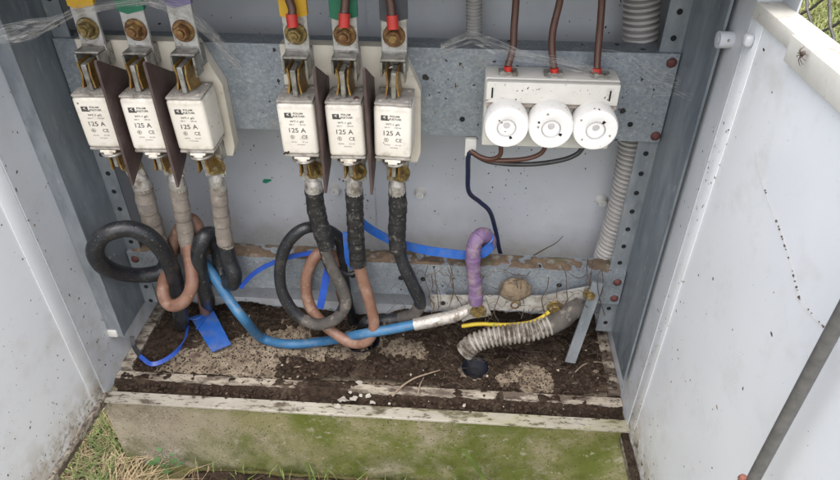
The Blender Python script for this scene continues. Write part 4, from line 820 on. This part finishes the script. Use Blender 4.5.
# flakes
mb = MB(); c = at(267, 181, BY - 0.0005); mb.prism([(c.x - 0.007, BY - 0.0008, c.z - 0.002), (c.x - 0.004, BY - 0.0008, c.z + 0.003), (c.x + 0.005, BY - 0.0008, c.z + 0.003), (c.x + 0.007, BY - 0.0008, c.z + 0.001), (c.x - 0.002, BY - 0.0008, c.z - 0.004)], (0, 0.0006, 0)); tag(mb.build('green_flake', M['green_chip']), 'small green flake stuck to the back wall between the fuse groups', 'flake')
for pxx, pyy in ((207, 366), (352, 366)):
    pass

# roots and stalks --------------------------------------------------------------------------
def root(label, pts3, r, mat='root', cat='root', grp='dry roots and stalks in the cabinet'):
    mb = MB(); mb.tube(pts3, [r * (1 - 0.65*i/(len(pts3)-1)) for i in range(len(pts3))], 7, 8); return tag(mb.build('dry_root' if cat == 'root' else 'dry_stalk', M[mat]), label, cat, grp)
root('pale forked root lying on the soil near the inner sill', [atz(392, 396, .004), atz(402, 386, .010), atz(415, 378, .011), atz(430, 373, .012), atz(440, 370, .012)], 0.0018, 'root_pale')
root('short pale root twig beside the longer forked root', [atz(418, 394, .004), atz(420, 385, .010), atz(424, 377, .011)], 0.0012, 'root_pale')
root('thin dark stalk slanting up across the back wall beside the conduit', px([(516, 270, .15), (530, 258, .17), (545, 249, .185), (556, 243, .19), (563, 236, .19)]), 0.0013, 'root', 'stalk')
root('pale root curl on the soil below the steel strip', [atz(575, 372, .010), atz(585, 364, .012), atz(600, 362, .012), atz(610, 366, .012)], 0.0011, 'root_pale')
rn = MB(); random.seed(21)
for k in range(22):                                             # fine hanging root hairs before the lower rail
    x0 = random.uniform(418, 610) if k < 26 else random.uniform(255, 300); y0 = random.uniform(258, 285); n_ = random.randint(4, 6); pts = []
    x, y = x0, y0
    for j in range(n_): pts.append(at(x, y, random.uniform(.098, .112))); x += random.uniform(-6, 6); y += random.uniform(8, 15)
    rn.tube(pts, 0.0003 + 0.0004*random.random(), 5, 5)
for k in range(46):                                             # matted fibres along the bar
    x = random.uniform(405, 600); y = random.uniform(266, 318); pts = []; dx = random.choice((-1, 1))
    for j in range(random.randint(4, 7)): pts.append(at(x, y, random.uniform(.096, .112))); x += dx*random.uniform(2, 9); y += random.uniform(-6, 8)
    rn.tube(pts, 0.00022 + 0.0003*random.random(), 4, 5)
tag(rn.build('root_hairs', M['root']), 'tangle of thin dark roots hanging in front of the lower rail', 'roots', kind='stuff')
rn = MB()
for k in range(260):                                            # litter of fibres on the soil
    x = random.uniform(-0.26, 0.16) if k < 170 else random.uniform(0.10, 0.33); y = random.uniform(0.10, 0.185) if k < 190 else random.uniform(0.05, 0.17); a = random.uniform(0, 6.28); l = random.uniform(0.008, 0.035)
    h = max(soil_h(x, y), -0.003) + 0.001
    rn.tube([(x, y, h), (x + l*.5*math.cos(a), y + l*.5*math.sin(a)*.6, h + random.uniform(0.001, 0.009)), (x + l*math.cos(a + .4), y + l*math.sin(a + .4)*.6, h + random.uniform(0, 0.004))], 0.00035, 4, 4)
tag(rn.build('root_litter', M['root']), 'litter of fine dry fibres lying on the soil floor', 'roots', kind='stuff')

rn = MB()
for k in range(150):                                            # leaf scraps and husks
    x = random.uniform(-0.31, 0.33); y = random.uniform(0.058, 0.185); h = max(soil_h(x, y), -0.003) + 0.0008; a = random.uniform(0, 6.28); l = random.uniform(0.002, 0.0065); w_ = l * random.uniform(0.25, 0.6)
    dx = Vector((math.cos(a), math.sin(a), random.uniform(-.2, .4))) * l; sx = Vector((-math.sin(a), math.cos(a), random.uniform(-.4, .4))) * w_; p = Vector((x, y, h))
    rn.mi = 0 if random.random() < 0.6 else 1
    rn.poly([p - dx, p - dx*.3 + sx, p + dx*.5 + sx*.8, p + dx, p + dx*.4 - sx, p - dx*.4 - sx*.8, p + Vector((0, 0, l*.25))], [(i, (i+1) % 6, 6) for i in range(6)])
tag(rn.build('leaf_litter', [M['root'], M['crumb_pale']], auto=False), 'scraps of dead leaf and husk scattered on the soil floor', 'leaf litter', kind='stuff')

# ================================================================== COBWEBS
def web(label, rails, nstr, film=True, seed=1, r=0.00022, sag=0.004, cross=0):
    rnd = random.Random(seed); t = empty('cobweb', (0, 0, 0), label, 'cobweb', 'cobwebs in the cabinet')
    A = [at(*p) for p in rails[0]]; B = [at(*p) for p in rails[1]]
    mb = MB()
    for k in range(nstr):
        u0, u1 = rnd.random(), rnd.random(); pts = []
        for i, (a, b_) in enumerate(zip(A, B)):
            u = u0 + (u1 - u0) * i / (len(A) - 1) + rnd.uniform(-0.35, 0.35); pts.append(a.lerp(b_, min(1.25, max(-0.25, u))) + Vector((0, rnd.uniform(-1, 1)*0.004, rnd.uniform(-1, 1)*0.001)))
        mb.tube(pts, r * rnd.uniform(0.5, 1.3), 4, 5)
    for k in range(cross):
        i = rnd.randrange(len(A)); j = rnd.randrange(len(B)); mb.tube([A[i], A[i].lerp(B[j], 0.5) + Vector((0, 0, -sag)), B[j]], r*0.7, 4, 5)
    mb.build('threads', M['thread'], t)
    if film:
        f = MB(); n = len(A); q = 8; P_ = []
        for a, b_ in zip(A, B): P_ += [a, b_]
        vs_ = []; 
        for i in range(n):
            for j in range(q + 1): vs_.append(A[i].lerp(B[i], j/q) + Vector((0, 0.006*math.sin(j*1.7 + i), 0)))
        f.poly(vs_, [(i*(q+1)+j, i*(q+1)+j+1, (i+1)*(q+1)+j+1, (i+1)*(q+1)+j) for i in range(n-1) for j in range(q)], True); f.build('film', M['web'], t)
    return t
web('dense white cobweb stretching from the left door across the left straps', [[(-12, 30, .03), (10, 24, .045), (30, 20, .055), (52, 17, .062), (76, 8, .072), (110, 2, .078), (150, -3, .08)], [(-12, 46, .03), (10, 45, .045), (30, 40, .055), (52, 29, .062), (76, 16, .072), (110, 9, .078), (150, 4, .08)]], 12, True, 3, 0.00006)
web('thin cobweb hanging right of the left straps toward the middle rail', [[(150, -2, .08), (185, 8, .085), (205, 24, .10), (225, 42, .115), (240, 60, .122)], [(150, 6, .08), (188, 20, .085), (210, 40, .10), (230, 60, .115), (242, 70, .122)]], 8, True, 5, 0.00006)
web('broad dusty cobweb slung from the thin conduit to the right terminal wire', [[(440, 44, .122), (470, 32, .115), (495, 40, .10), (520, 50, .10), (560, 58, .102), (598, 68, .102)], [(442, 54, .122), (472, 44, .115), (495, 56, .10), (520, 61, .10), (560, 66, .102), (598, 77, .102)]], 10, True, 9, 0.00005, cross=8)
web('loose cobweb threads crossing the right end of the middle rail', [[(600, 50, .115), (625, 52, .122), (650, 62, .122), (685, 80, .11), (715, 92, .06)], [(600, 92, .115), (625, 86, .122), (650, 84, .122), (685, 92, .11), (712, 110, .06)]], 10, False, 13, 0.00006, cross=26)
rnd = random.Random(4); mb = MB(); dd = MB(); pts = []
for p in ((755, 150), (765, 190), (778, 225), (790, 262), (800, 300), (822, 325), (838, 342)):
    q = atx(*p, WX + 0.0035); pts.append(atx(*p, WX + 0.0021 + 0.014 * (WY - q.y)))
for k in range(5): mb.tube([p + Vector((0, rnd.uniform(-.002, .002), rnd.uniform(-.002, .002))) for p in pts], 0.00005, 4, 6)
for k in range(34):
    i = rnd.randrange(1, len(pts) - 1); p = pts[i].lerp(pts[i+1], rnd.random()); b = bmesh.new(); bmesh.ops.create_icosphere(b, subdivisions=1, radius=rnd.uniform(.0003, .0011))
    for v in b.verts: v.co *= rnd.uniform(.6, 1.4)
    dd.merge(b, Matrix.Translation(p))
t = empty('cobweb', (0, 0, 0), 'thin dirty cobweb thread running down the inside of the right door', 'cobweb', 'cobwebs in the cabinet'); mb.build('threads', M['thread'], t); dd.build('caught_debris', M['root'], t, kind='stuff')

# spider-like creature on the rim of the right door
c = atx(802, 55, WX - 0.0050); t = empty('spider', c, 'small dark spider clinging under the top rim of the right door', 'spider'); t.rotation_euler = (0.4, 0, 0); t.scale = (0.75,)*3
mb = MB(); mb.lathe([(0, 0.0046), (0.0016, 0.0038), (0.0022, 0.0020), (0.0014, 0.0003), (0.0015, -0.001), (0.0012, -0.0024), (0, -0.003)], 14)
for k in range(8):
    s = -1 if k % 2 else 1; a = -0.9 + 0.6*(k//2); y = s*math.cos(a); z = math.sin(a); mb.tube([(0, 0.001*s, -0.0005), (-0.0022, 0.0036*y, 0.0036*z), (-0.0004, 0.0066*y, 0.0066*z - 0.001), (0.001, 0.0085*y, 0.0085*z - 0.0015)], [0.0004, 0.0004, 0.0003, 0.0002], 6, 4)
mb.build('body', M['spider'], t)

# ================================================================== FENCE
fn = empty('wire_fence', (0.5, 0, GZ), 'grey diamond mesh wire fence behind the right door', 'fence')
mb = MB(); cell = 0.058; X0 = 0.0
def fz(y, z): return Vector((0, y, z))
cy, cz = 0.1706, 0.4632 - GZ
for k in range(-26, 27):
    for s in (1, -1):
        y0 = cy + k*cell; pts = []
        for j in range(-11, 9):
            y = y0 + s*j*cell/2*1.0; z = cz + j*cell*0.36
            if 0.0 < z < 1.05: pts.append(Vector((0.002*s*(1 if j % 2 else -1), y, z)))
        if len(pts) > 2: mb.tube(pts, 0.0016, 7, 2)
mb.build('mesh', M['wire'], fn)
for y in (-0.9, 1.7):
    mb = MB(); mb.cyl((0.02, y, -0.2), (0.02, y, 1.0), 0.02, 16); mb.build('post', M['wire'], fn)
mb = MB(); mb.cyl((0.004, -1.6, 0.86), (0.004, 1.9, 0.86), 0.002, 8); mb.build('top_wire', M['wire'], fn)
